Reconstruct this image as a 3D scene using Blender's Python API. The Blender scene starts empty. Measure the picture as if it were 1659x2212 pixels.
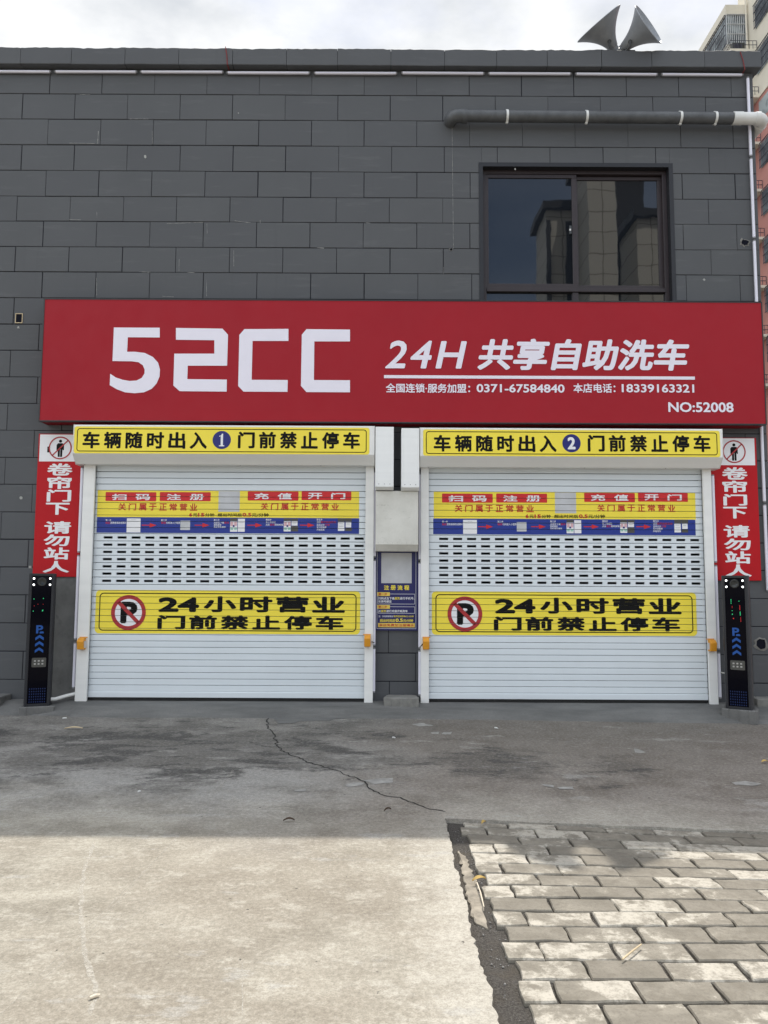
import bpy, bmesh, math, random
from mathutils import Vector, Matrix, noise
rnd = random.Random(7)
S = bpy.context.scene
COL = S.collection
R = math.radians

# ---------------------------------------------------------------- camera
CAM_H, FPX, CX, CY = 1.47, 1661.0, 829.5, 1106.0
PITCH, ROLL = R(5.12), R(0.28)
FW = Vector((0, math.cos(PITCH), math.sin(PITCH)))
RT0 = Vector((1, 0, 0)); UP0 = RT0.cross(FW)
RT = math.cos(ROLL) * RT0 + math.sin(ROLL) * UP0
UP = -math.sin(ROLL) * RT0 + math.cos(ROLL) * UP0
cd = bpy.data.cameras.new('camera'); cam = bpy.data.objects.new('camera', cd); COL.objects.link(cam)
cam.matrix_world = Matrix(((RT.x, UP.x, -FW.x, 0), (RT.y, UP.y, -FW.y, 0), (RT.z, UP.z, -FW.z, CAM_H), (0, 0, 0, 1)))
cd.sensor_fit = 'HORIZONTAL'; cd.sensor_width = 36; cd.lens = 36 * FPX / 1659
cd.clip_start = 0.05; cd.clip_end = 2000
S.camera = cam

def at(x, y, Y):
    """point of the plane at depth Y that was measured at (x, y) on the photograph"""
    d = FW + (x - CX) / FPX * RT - (y - CY) / FPX * UP
    p = d * (Y / d.y)
    return Vector((p.x, Y, p.z + CAM_H))
def onground(x, y, h=0.0):
    d = FW + (x - CX) / FPX * RT - (y - CY) / FPX * UP
    p = d * ((h - CAM_H) / d.z)
    return Vector((p.x, p.y, h))
def rect(x0, y0, x1, y1, Y):
    ym, xm = (y0 + y1) / 2, (x0 + x1) / 2
    return (at(x0, ym, Y).x, at(x1, ym, Y).x, at(xm, y1, Y).z, at(xm, y0, Y).z)   # X0 X1 Z0 Z1

# ---------------------------------------------------------------- world, sun, exposure
SUN = Vector((0.20, 0.497, 1.0)).normalized()
W = bpy.data.worlds.new('World'); S.world = W; W.use_nodes = True
nt = W.node_tree; N = nt.nodes; L = nt.links
bg = N['Background']; bg.inputs['Strength'].default_value = 0.11
sky = N.new('ShaderNodeTexSky'); sky.sky_type = 'NISHITA'; sky.sun_disc = False
sky.sun_elevation = math.asin(SUN.z); sky.sun_rotation = math.atan2(SUN.x, SUN.y)
sky.dust_density = 2.0
tc = N.new('ShaderNodeTexCoord')
mp = N.new('ShaderNodeMapping'); mp.inputs['Scale'].default_value = (1.0, 1.0, 1.9); mp.inputs['Location'].default_value = (0.35, 0.1, 0.2)
L.new(tc.outputs['Generated'], mp.inputs['Vector'])
n1 = N.new('ShaderNodeTexNoise'); n1.inputs['Scale'].default_value = 2.2; n1.inputs['Detail'].default_value = 9; n1.inputs['Roughness'].default_value = 0.55; n1.inputs['Distortion'].default_value = 0.25
L.new(mp.outputs[0], n1.inputs['Vector'])
cr = N.new('ShaderNodeValToRGB'); cr.color_ramp.elements[0].position = 0.30; cr.color_ramp.elements[1].position = 0.52
L.new(n1.outputs['Fac'], cr.inputs['Fac'])
n2 = N.new('ShaderNodeTexNoise'); n2.inputs['Scale'].default_value = 4.6; n2.inputs['Detail'].default_value = 8; n2.inputs['Roughness'].default_value = 0.55
L.new(mp.outputs[0], n2.inputs['Vector'])
cr2 = N.new('ShaderNodeValToRGB')
cr2.color_ramp.elements[0].position = 0.36; cr2.color_ramp.elements[0].color = (5.6, 5.9, 6.3, 1)
cr2.color_ramp.elements[1].position = 0.60; cr2.color_ramp.elements[1].color = (8.6, 8.7, 8.8, 1)
L.new(n2.outputs['Fac'], cr2.inputs['Fac'])
mx = N.new('ShaderNodeMix'); mx.data_type = 'RGBA'
vd = N.new('ShaderNodeVectorMath'); vd.operation = 'DOT_PRODUCT'; vd.inputs[1].default_value = Vector((0.16, -0.86, 0.47)).normalized()
L.new(tc.outputs['Generated'], vd.inputs[0])
gp = N.new('ShaderNodeValToRGB'); gp.color_ramp.elements[0].position = 0.90; gp.color_ramp.elements[0].color = (1, 1, 1, 1); gp.color_ramp.elements[1].position = 0.985; gp.color_ramp.elements[1].color = (0.12, 0.12, 0.12, 1)
L.new(vd.outputs['Value'], gp.inputs['Fac'])
gm = N.new('ShaderNodeMath'); gm.operation = 'MULTIPLY'; L.new(cr.outputs['Color'], gm.inputs[0]); L.new(gp.outputs['Color'], gm.inputs[1])
L.new(gm.outputs[0], mx.inputs['Factor']); L.new(sky.outputs[0], mx.inputs['A'])
sx = N.new('ShaderNodeSeparateXYZ'); L.new(tc.outputs['Generated'], sx.inputs[0])
mr = N.new('ShaderNodeValToRGB'); mr.color_ramp.elements[0].position = 0.36; mr.color_ramp.elements[0].color = (1.60, 1.65, 1.69, 1)   # clouds facing the sun, brightened out of view to lift the shaded front
mr.color_ramp.elements[1].position = 0.66; mr.color_ramp.elements[1].color = (0.80, 0.80, 0.80, 1)                                      # thin backlit cloud over the roof
ma = N.new('ShaderNodeMath'); ma.operation = 'MULTIPLY_ADD'; ma.inputs[1].default_value = 0.5; ma.inputs[2].default_value = 0.5
L.new(sx.outputs['Y'], ma.inputs[0]); L.new(ma.outputs[0], mr.inputs['Fac'])
mm_ = N.new('ShaderNodeMix'); mm_.data_type = 'RGBA'; mm_.blend_type = 'MULTIPLY'; mm_.inputs['Factor'].default_value = 1.0
L.new(cr2.outputs['Color'], mm_.inputs['A']); L.new(mr.outputs['Color'], mm_.inputs['B']); L.new(mm_.outputs['Result'], mx.inputs['B'])
L.new(mx.outputs['Result'], bg.inputs['Color'])

sl = bpy.data.lights.new('sun', 'SUN'); sl.energy = 3.25; sl.angle = R(0.55); sl.color = (1.0, 0.95, 0.865)
so = bpy.data.objects.new('sun', sl); COL.objects.link(so); so.rotation_euler = SUN.to_track_quat('Z', 'Y').to_euler(); so.location = (4, 10, 20)
S.view_settings.view_transform = 'Standard'; S.view_settings.look = 'None'
S.view_settings.exposure = 0.46; S.view_settings.gamma = 1.0
try: S.view_settings.use_curve_mapping = False
except Exception: pass

# ---------------------------------------------------------------- materials
def lin(r, g, b):
    f = lambda c: (c / 255 / 12.92) if c / 255 <= 0.04045 else ((c / 255 + 0.055) / 1.055) ** 2.4
    return (f(r), f(g), f(b))
def scale(c, k): return tuple(min(1, max(0, x * k)) for x in c)
class MT:
    """small node-tree helper"""
    def __init__(s, name, rough=0.6, metal=0.0, spec=0.5):
        s.m = bpy.data.materials.new(name); s.m.use_nodes = True
        s.n = s.m.node_tree.nodes; s.l = s.m.node_tree.links
        s.b = s.n['Principled BSDF']
        s.b.inputs['Roughness'].default_value = rough; s.b.inputs['Metallic'].default_value = metal
        s.b.inputs['Specular IOR Level'].default_value = spec
        s.tc = s.n.new('ShaderNodeTexCoord')
    def vec(s, sc=(1, 1, 1), loc=(0, 0, 0), rot=(0, 0, 0)):
        m = s.n.new('ShaderNodeMapping'); m.inputs['Scale'].default_value = sc; m.inputs['Location'].default_value = loc; m.inputs['Rotation'].default_value = rot
        s.l.new(s.tc.outputs['Object'], m.inputs['Vector']); return m.outputs[0]
    def noise(s, scale, detail=4, rough=0.55, vec=None, dist=0.0):
        t = s.n.new('ShaderNodeTexNoise'); t.inputs['Scale'].default_value = scale; t.inputs['Detail'].default_value = detail
        t.inputs['Roughness'].default_value = rough; t.inputs['Distortion'].default_value = dist
        s.l.new(vec if vec is not None else s.tc.outputs['Object'], t.inputs['Vector']); return t.outputs['Fac']
    def ramp(s, fac, *stops):
        r = s.n.new('ShaderNodeValToRGB'); e = r.color_ramp.elements
        while len(e) < len(stops): e.new(0.5)
        for el, (p, c) in zip(e, stops):
            el.position = p; el.color = (c, c, c, 1) if isinstance(c, (int, float)) else (*c, 1)
        s.l.new(fac, r.inputs['Fac']); return r.outputs['Color']
    def mix(s, fac, a, b, mode='MIX'):
        m = s.n.new('ShaderNodeMix'); m.data_type = 'RGBA'; m.blend_type = mode
        for k, v in (('Factor', fac), ('A', a), ('B', b)):
            if isinstance(v, (int, float)): m.inputs[k].default_value = v if k == 'Factor' else (v, v, v, 1)
            elif isinstance(v, tuple): m.inputs[k].default_value = (*v, 1)
            else: s.l.new(v, m.inputs[k])
        return m.outputs['Result']
    def math(s, op, a, b=0.0, clamp=False):
        m = s.n.new('ShaderNodeMath'); m.operation = op; m.use_clamp = clamp
        for i, v in enumerate((a, b)):
            if isinstance(v, (int, float)): m.inputs[i].default_value = v
            else: s.l.new(v, m.inputs[i])
        return m.outputs[0]
    def island(s): return s.n.new('ShaderNodeNewGeometry').outputs['Random Per Island']
    def sep(s, v=None):
        x = s.n.new('ShaderNodeSeparateXYZ'); s.l.new(v if v is not None else s.tc.outputs['Object'], x.inputs[0]); return x.outputs
    def color(s, c):
        if isinstance(c, tuple): s.b.inputs['Base Color'].default_value = (*c, 1)
        else: s.l.new(c, s.b.inputs['Base Color'])
    def rough(s, r): s.l.new(r, s.b.inputs['Roughness'])
    def bump(s, h, strength=0.2, dist=0.01):
        b = s.n.new('ShaderNodeBump'); b.inputs['Strength'].default_value = strength; b.inputs['Distance'].default_value = dist
        s.l.new(h, b.inputs['Height']); s.l.new(b.outputs[0], s.b.inputs['Normal'])
def plain(name, c, rough=0.6, metal=0.0, var=0.12, sc=6.0, bump=0.0, spec=0.5, bsc=None):
    """a colour with wear: broad noise in value, fine noise in gloss"""
    t = MT(name, rough, metal, spec)
    f = t.noise(sc, 6, 0.6)
    t.color(t.mix(t.ramp(f, (0.3, 0.0), (0.7, 1.0)), scale(c, 1 - var), scale(c, 1 + var * 0.6)))
    g = t.noise(sc * 5, 3)
    t.rough(t.ramp(g, (0.3, max(0.02, rough - 0.08)), (0.7, min(1, rough + 0.08))))
    if bump: t.bump(t.noise(bsc or sc * 12, 5), bump, 0.004)
    return t.m
def glow(name, c, st):
    t = MT(name); t.color(scale(c, 0.5)); t.b.inputs['Emission Color'].default_value = (*c, 1); t.b.inputs['Emission Strength'].default_value = st; return t.m

M = {}
# wall tiles: dark grey coated insulation board
t = MT('grey_wall_tile', 0.72, 0, 0.35)
a = t.noise(0.9, 5, 0.6); b_ = t.noise(90, 3, 0.7); v = t.vec((1.2, 1, 9.0)); st = t.noise(1.4, 6, 0.65, v)
c = t.mix(t.ramp(a, (0.3, 0.0), (0.75, 1.0)), (0.084, 0.087, 0.092), (0.103, 0.107, 0.113))
c = t.mix(t.math('MULTIPLY', t.island(), 0.62), c, (0.078, 0.081, 0.089))
c = t.mix(t.math('MULTIPLY', t.ramp(st, (0.56, 0.0), (0.74, 1.0)), 0.34), c, (0.155, 0.16, 0.166))
vs = t.noise(2.0, 5, 0.6, t.vec((5.0, 1, 0.35)))
c = t.mix(t.math('MULTIPLY', t.ramp(vs, (0.60, 0.0), (0.78, 1.0)), 0.28), c, (0.065, 0.066, 0.07))
t.color(t.mix(t.math('MULTIPLY', b_, 0.22), c, (0.125, 0.13, 0.14)))
t.bump(t.math('ADD', t.math('MULTIPLY', b_, 0.35), t.noise(2.5, 3)), 0.30, 0.006); M['tile'] = t.m
M['joint'] = plain('dark_tile_joint', (0.010, 0.011, 0.018), 0.95, spec=0.1)
M['mortar'] = plain('pale_mortar', (0.36, 0.36, 0.34), 0.9, bump=0.3)
M['interior'] = plain('dark_interior_plaster', (0.06, 0.06, 0.06), 0.9)
t = MT('bare_cement_render', 0.85, 0, 0.3)
c = t.mix(t.ramp(t.noise(3, 7, 0.65), (0.3, 0.0), (0.7, 1.0)), (0.12, 0.12, 0.115), (0.20, 0.198, 0.19))
c = t.mix(t.math('MULTIPLY', t.ramp(t.noise(9, 5, 0.7), (0.55, 0), (0.7, 1)), 0.5), c, (0.085, 0.083, 0.08)); t.color(c); t.bump(t.noise(30, 6), 0.4, 0.006); M['render'] = t.m
# white painted metal
def shut(name, base):
    t = MT(name, 0.38, 0, 0.5)
    d = t.noise(1.6, 7, 0.65, t.vec((1, 1, 0.5))); f = t.noise(40, 4, 0.7, t.vec((0.15, 1, 2.2)))
    c = t.mix(t.ramp(d, (0.35, 0.0), (0.75, 1.0)), scale(base, 1.0), scale(base, 0.93))
    c = t.mix(t.math('MULTIPLY', t.ramp(f, (0.55, 0), (0.8, 1)), 0.14), c, scale(base, 0.7))
    sl2 = t.noise(9, 2, 0.5, t.vec((0.015, 1, 1.6)))
    c = t.mix(t.ramp(sl2, (0.35, 0.0), (0.65, 1.0)), c, t.mix(0.07, c, (0.25, 0.26, 0.27)))
    t.color(c); t.rough(t.ramp(f, (0.3, 0.32), (0.8, 0.5))); t.bump(t.noise(2.2, 3, 0.5), 0.10, 0.02); return t.m
M['shutter'] = shut('white_painted_aluminium', (0.735, 0.79, 0.83))
M['hood'] = shut('white_powder_coated_sheet', (0.84, 0.84, 0.82))
M['cover'] = shut('white_motor_cover_paint', (0.88, 0.89, 0.885))
t = MT('weathered_cream_sheet', 0.5)
c = t.mix(t.ramp(t.noise(4, 7, 0.65), (0.35, 0.0), (0.7, 1.0)), (0.70, 0.69, 0.64), (0.56, 0.55, 0.50))
c = t.mix(t.math('MULTIPLY', t.ramp(t.noise(11, 6, 0.7, t.vec((1, 1, 2.5))), (0.60, 0), (0.72, 1)), 0.55), c, (0.32, 0.30, 0.26)); t.color(c); M['cream'] = t.m
M['rubber'] = plain('black_rubber_seal', (0.012, 0.012, 0.012), 0.8)
M['red'] = plain('red_vinyl_sign_face', lin(158, 30, 42), 0.6, var=0.05, sc=1.2, spec=0.22)
M['redsheet'] = plain('red_printed_sheet', lin(182, 16, 28), 0.5, var=0.06, sc=2, spec=0.25)
M['redink'] = plain('red_print', lin(205, 28, 36), 0.5, var=0.05)
M['redtext'] = plain('dark_red_print', lin(190, 34, 28), 0.5, var=0.05)
M['redring'] = plain('brick_red_print', lin(170, 40, 44), 0.5, var=0.05)
M['yellow'] = plain('yellow_vinyl', (0.92, 0.75, 0.06), 0.5, var=0.06, sc=1.5, bump=0.15, bsc=7)
M['tagyellow'] = plain('warm_yellow_print', (0.80, 0.58, 0.10), 0.45, var=0.05)
M['blue'] = plain('royal_blue_vinyl', lin(20, 48, 140), 0.4, var=0.05, sc=2)
M['navy'] = plain('navy_blue_board', lin(16, 20, 92), 0.35, var=0.06, sc=2)
M['disc'] = plain('deep_blue_print', lin(16, 24, 112), 0.4, var=0.04)
M['white'] = plain('white_print', (0.82, 0.82, 0.84), 0.45, var=0.03)
M['lavender'] = plain('white_acrylic_lettering', (0.80, 0.77, 0.86), 0.35, var=0.02)
M['black'] = plain('black_print', (0.008, 0.008, 0.008), 0.6, var=0.1, spec=0.12)
M['grey'] = plain('pale_grey_print', (0.55, 0.56, 0.58), 0.5)
M['mint'] = plain('mint_print', (0.35, 0.62, 0.52), 0.5)
M['pink'] = plain('pink_print', (0.68, 0.42, 0.46), 0.5)
M['signedge'] = plain('dark_sign_edge_trim', (0.022, 0.022, 0.024), 0.4)
M['signside'] = plain('dark_red_sign_return', lin(125, 14, 26), 0.6, spec=0.2)
t = MT('lavender_led_tube_plastic', 0.3); t.color((0.74, 0.73, 0.82)); M['tube'] = t.m
M['clip'] = plain('grey_plastic_clip', (0.25, 0.25, 0.27), 0.5)
M['pipe'] = plain('dark_grey_painted_pipe', (0.088, 0.092, 0.098), 0.5, var=0.3, sc=9)
M['pvc'] = plain('white_pvc', (0.72, 0.72, 0.70), 0.4, var=0.08)
M['horn'] = plain('grey_cast_aluminium', (0.30, 0.315, 0.34), 0.55, 0.1, var=0.2)
M['horndark'] = plain('dark_grey_metal', (0.07, 0.075, 0.08), 0.5, 0.3)
M['orange'] = plain('orange_painted_steel', (0.70, 0.30, 0.02), 0.4, var=0.08)
M['frame'] = plain('dark_brown_window_aluminium', (0.032, 0.023, 0.026), 0.42, 0.0, var=0.1)
t = MT('dark_window_glass', 0.015, 0, 0.5); t.color((0.008, 0.010, 0.014)); t.b.inputs['IOR'].default_value = 1.85
t.bump(t.noise(2.4, 2, 0.4), 0.028, 0.02); M['glass'] = t.m
M['kiosk'] = plain('charcoal_metal_housing', (0.022, 0.023, 0.028), 0.45, 0.2, var=0.1)
t = MT('black_gloss_panel', 0.06, 0, 0.3); t.color((0.003, 0.003, 0.006)); t.b.inputs['IOR'].default_value = 1.2; M['gloss'] = t.m
M['lens'] = plain('dark_lens_glass', (0.015, 0.018, 0.02), 0.12)
M['blueink'] = glow('blue_emissive_print', lin(10, 84, 170), 0.16)  # kiosk symbol and chevrons, given a weak emission in the material
M['bluedot'] = glow('blue_emissive_dot', lin(8, 46, 110), 0.12)  # speaker dots, given a weak emission too
M['lamp'] = glow('white_led', (1, 1, 1), 2.5)
M['ledgreen'] = glow('green_led', (0.05, 1.0, 0.35), 0.4)
M['ledred'] = glow('red_led', (1.0, 0.03, 0.03), 0.22)
M['keypad'] = plain('dull_grey_plate', (0.07, 0.068, 0.06), 0.5)
M['button'] = plain('pale_grey_button', (0.42, 0.41, 0.38), 0.5)
M['redwire'] = plain('red_wire_insulation', (0.22, 0.015, 0.015), 0.5)
M['whitewire'] = plain('white_wire_insulation', (0.6, 0.6, 0.55), 0.5)
M['blackwire'] = plain('black_wire_insulation', (0.015, 0.015, 0.015), 0.5)
M['leafm'] = plain('dry_leaf', (0.50, 0.34, 0.10), 0.7)
M['straw'] = plain('pale_straw', (0.55, 0.44, 0.28), 0.8)
M['butt'] = plain('cigarette_paper', (0.66, 0.58, 0.46), 0.8)
M['brownbit'] = plain('dark_brown_debris', (0.06, 0.035, 0.02), 0.9)
# concrete drive
t = MT('cast_concrete', 0.85, 0, 0.35)
xyz = t.sep()
big = t.noise(0.55, 7, 0.62, t.vec((1.0, 1.3, 1), (3.1, 0.7, 0))); mid = t.noise(2.1, 9, 0.70, t.vec((0.8, 1.1, 1)), 0.15); fine = t.noise(42, 7, 0.8); grit = t.noise(130, 4, 0.8); sm = t.noise(7, 9, 0.75, t.vec((0.8, 1.2, 1)), 0.2)
def blob(cx_, cy_, rx_, ry_, warp=0.9):
    dx = t.math('DIVIDE', t.math('SUBTRACT', xyz[0], cx_), rx_); dy = t.math('DIVIDE', t.math('SUBTRACT', xyz[1], cy_), ry_)
    d2 = t.math('ADD', t.math('MULTIPLY', dx, dx), t.math('MULTIPLY', dy, dy))
    return t.math('SUBTRACT', 1.0, t.math('ADD', t.math('POWER', d2, 0.5), t.math('MULTIPLY', t.math('SUBTRACT', mid, 0.5), warp * 4)), True)
c = t.mix(t.ramp(mid, (0.40, 0.0), (0.61, 1.0)), (0.270, 0.245, 0.200), (0.425, 0.395, 0.332))
c = t.mix(t.math('MULTIPLY', t.ramp(big, (0.43, 0.0), (0.57, 1.0)), 0.65), c, (0.280, 0.245, 0.196))
c = t.mix(t.math('MULTIPLY', t.ramp(sm, (0.52, 0.0), (0.62, 1.0)), 0.50), c, (0.50, 0.47, 0.405))
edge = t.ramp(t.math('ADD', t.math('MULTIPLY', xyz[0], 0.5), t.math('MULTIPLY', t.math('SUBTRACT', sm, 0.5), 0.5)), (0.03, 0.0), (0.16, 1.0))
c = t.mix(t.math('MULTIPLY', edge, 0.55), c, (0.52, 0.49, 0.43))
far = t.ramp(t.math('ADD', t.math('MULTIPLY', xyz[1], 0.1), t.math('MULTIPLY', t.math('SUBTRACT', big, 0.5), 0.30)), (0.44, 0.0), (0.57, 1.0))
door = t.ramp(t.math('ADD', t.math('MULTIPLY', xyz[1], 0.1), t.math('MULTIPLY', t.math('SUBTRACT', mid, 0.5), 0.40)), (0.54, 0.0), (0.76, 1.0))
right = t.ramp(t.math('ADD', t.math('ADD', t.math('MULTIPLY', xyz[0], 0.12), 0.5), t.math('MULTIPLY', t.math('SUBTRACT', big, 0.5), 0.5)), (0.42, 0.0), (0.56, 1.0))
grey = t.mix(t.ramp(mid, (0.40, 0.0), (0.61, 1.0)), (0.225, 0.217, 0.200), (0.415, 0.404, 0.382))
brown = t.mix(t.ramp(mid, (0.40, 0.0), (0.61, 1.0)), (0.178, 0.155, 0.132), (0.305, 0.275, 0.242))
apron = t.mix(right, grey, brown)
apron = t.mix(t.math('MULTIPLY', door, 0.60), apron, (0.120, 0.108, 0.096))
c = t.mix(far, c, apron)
# damp and oily patches in front of the doors
pt2 = t.noise(2.6, 9, 0.72, t.vec((0.55, 1.3, 1), (2.2, 8.3, 0)), 0.5); pt3 = t.noise(6.0, 9, 0.72, t.vec((0.5, 1.3, 1), (7.2, 1.3, 0)), 0.3)
wet = t.math('MAXIMUM', blob(-1.75, 6.75, 2.3, 1.15), t.math('MULTIPLY', blob(0.95, 6.3, 1.1, 0.55), 0.9))
wet = t.math('MAXIMUM', wet, t.math('MULTIPLY', blob(-3.9, 7.0, 1.2, 0.8), 0.8))
c = t.mix(t.math('MULTIPLY', t.ramp(wet, (0.10, 0.0), (0.55, 1.0)), 0.55), c, (0.098, 0.092, 0.085))
spots = t.math('MULTIPLY', t.ramp(wet, (0.08, 0.0), (0.30, 1.0)), t.math('MAXIMUM', t.ramp(pt2, (0.52, 0.0), (0.56, 1.0)), t.ramp(pt3, (0.58, 0.0), (0.62, 0.8))))
c = t.mix(t.math('MULTIPLY', spots, 0.70), c, (0.048, 0.047, 0.048))
pale = t.noise(2.6, 9, 0.72, t.vec((0.6, 1.6, 1), (1.7, 9.1, 0)))
c = t.mix(t.math('MULTIPLY', t.ramp(pale, (0.59, 0.0), (0.63, 1.0)), 0.45), c, (0.42, 0.41, 0.385))
c = t.mix(t.math('MULTIPLY', t.ramp(fine, (0.40, 1.0), (0.53, 0.0)), 0.36), c, t.mix(0.62, c, (0.02, 0.016, 0.012)))
c = t.mix(t.math('MULTIPLY', t.ramp(fine, (0.52, 0.0), (0.66, 1.0)), 0.45), c, t.mix(0.45, c, (0.75, 0.72, 0.65)))
c = t.mix(t.math('MULTIPLY', t.ramp(grit, (0.40, 1.0), (0.52, 0.0)), 0.45), c, t.mix(0.55, c, (0.02, 0.016, 0.012)))
pits = t.noise(26, 2, 0.5); c = t.mix(t.math('MULTIPLY', t.ramp(pits, (0.735, 0.0), (0.76, 1.0)), 0.8), c, (0.05, 0.045, 0.04))
t.color(c); t.bump(t.math('ADD', fine, t.math('MULTIPLY', grit, 0.6)), 0.45, 0.006); M['concrete'] = t.m
t = MT('smooth_cement_ramp', 0.75, 0, 0.4)
c = t.mix(t.ramp(t.noise(2.2, 7, 0.65, t.vec((0.5, 2, 1))), (0.3, 0.0), (0.7, 1.0)), (0.088, 0.088, 0.086), (0.185, 0.182, 0.175))
c = t.mix(t.math('MULTIPLY', t.ramp(t.noise(60, 5), (0.3, 1), (0.5, 0)), 0.3), c, (0.08, 0.08, 0.08)); t.color(c); t.bump(t.noise(25, 6), 0.3, 0.008); M['ramp'] = t.m
M['crack'] = plain('dark_crack', (0.02, 0.018, 0.016), 1.0)
t = MT('pale_scratch', 0.9); t.color((0.52, 0.49, 0.43)); al = t.noise(38, 5, 0.75); t.l.new(t.ramp(al, (0.36, 0.05), (0.60, 0.70)), t.b.inputs['Alpha']); M['chalk'] = t.m
M['strip'] = plain('pale_broken_mortar', (0.30, 0.265, 0.215), 0.95, var=0.4, sc=16, bump=0.8)
M['splash'] = plain('pale_cement_splash', (0.315, 0.308, 0.29), 0.9, var=0.3, sc=14)
M['oldconcrete'] = plain('rough_old_concrete', (0.21, 0.205, 0.19), 0.9, var=0.35, sc=9, bump=0.6)
# paving blocks with lime bloom
t = MT('concrete_paving_block', 0.85, 0, 0.3)
isl = t.island(); n = t.noise(6.5, 7, 0.66); fine = t.noise(70, 5, 0.75)
cv = t.n.new('ShaderNodeCombineXYZ'); t.l.new(t.math('MULTIPLY', isl, 37.0), cv.inputs[0]); t.l.new(t.math('MULTIPLY', isl, 91.0), cv.inputs[1])
va = t.n.new('ShaderNodeVectorMath'); t.l.new(t.tc.outputs['Object'], va.inputs[0]); t.l.new(cv.outputs[0], va.inputs[1])
bl = t.math('ADD', t.math('MULTIPLY', t.noise(4.6, 3, 0.5, va.outputs[0]), 0.6), t.math('MULTIPLY', t.noise(22, 8, 0.7, va.outputs[0], 0.2), 0.4))
thr = t.math('ADD', bl, t.math('MULTIPLY', t.math('SUBTRACT', isl, 0.5), 0.26))
bloom = t.ramp(thr, (0.535, 0.0), (0.585, 1.0)); soft = t.ramp(thr, (0.42, 0.0), (0.58, 1.0)); brd = t.noise(15, 8, 0.72)
c = t.mix(t.ramp(n, (0.3, 0), (0.7, 1)), (0.165, 0.149, 0.122), (0.250, 0.228, 0.190))
c = t.mix(t.math('MULTIPLY', soft, 0.75), c, (0.310, 0.284, 0.236))
c = t.mix(t.math('MULTIPLY', bloom, 0.78), c, (0.50, 0.465, 0.40))
c = t.mix(t.math('MULTIPLY', t.ramp(brd, (0.48, 0.0), (0.60, 1.0)), 0.55), c, (0.165, 0.147, 0.118))
c = t.mix(t.math('MULTIPLY', t.ramp(fine, (0.30, 1.0), (0.5, 0.0)), 0.45), c, (0.10, 0.09, 0.075))
t.color(c); t.bump(fine, 0.5, 0.005); M['paver'] = t.m
t = MT('dark_soil', 1.0, 0, 0.2)
f = t.noise(120, 5, 0.8); c = t.mix(t.ramp(f, (0.35, 0), (0.7, 1)), (0.045, 0.04, 0.036), (0.20, 0.185, 0.168)); t.color(t.mix(t.math('MULTIPLY', t.ramp(t.noise(9, 5), (0.5, 0), (0.7, 1)), 0.5), c, (0.13, 0.11, 0.085)))
t.bump(f, 0.9, 0.02); M['soil'] = t.m
M['asphalt'] = plain('grey_street_asphalt', (0.12, 0.115, 0.105), 0.9, var=0.25, sc=3, bump=0.4)
M['pebble'] = plain('pale_pebble', (0.26, 0.25, 0.235), 0.8, var=0.4, sc=60)
# apartment block
M['cream_wall'] = plain('cream_wall_paint', (0.76, 0.70, 0.58), 0.85, var=0.08, sc=0.5)
t = MT('salmon_wall_paint', 0.85)
c = t.mix(t.ramp(t.noise(0.6, 6, 0.6), (0.3, 0), (0.7, 1)), (0.46, 0.205, 0.175), (0.52, 0.25, 0.21)); t.color(c); M['salmon'] = t.m
t = MT('apartment_window_glass', 0.08); c = t.mix(t.ramp(t.noise(1.1, 3), (0.4, 0), (0.6, 1)), (0.10, 0.12, 0.13), (0.40, 0.45, 0.46)); t.color(c); M['aptglass'] = t.m
M['bar'] = plain('dark_window_bar', (0.055, 0.055, 0.075), 0.5)
M['barwhite'] = plain('white_window_bar', (0.62, 0.62, 0.62), 0.5)
M['acwhite'] = plain('white_ac_casing', (0.5, 0.5, 0.48), 0.5)
t = MT('tan_tiled_facade', 0.6)
br = t.n.new('ShaderNodeTexBrick'); br.offset = 0.0; br.inputs['Scale'].default_value = 1.0; br.inputs['Mortar Size'].default_value = 0.035
br.inputs['Brick Width'].default_value = 1.5; br.inputs['Row Height'].default_value = 1.5
br.inputs['Color1'].default_value = (0.62, 0.60, 0.53, 1); br.inputs['Color2'].default_value = (0.66, 0.64, 0.57, 1); br.inputs['Mortar'].default_value = (0.26, 0.24, 0.19, 1)
t.l.new(t.vec((1, 1, 1), (0, 0, 0), (R(90), 0, 0)), br.inputs['Vector']); t.color(br.outputs['Color']); M['tan'] = t.m
M['darktower'] = plain('dark_tower_surface', (0.022, 0.024, 0.028), 0.5, var=0.2, sc=0.3)

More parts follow.
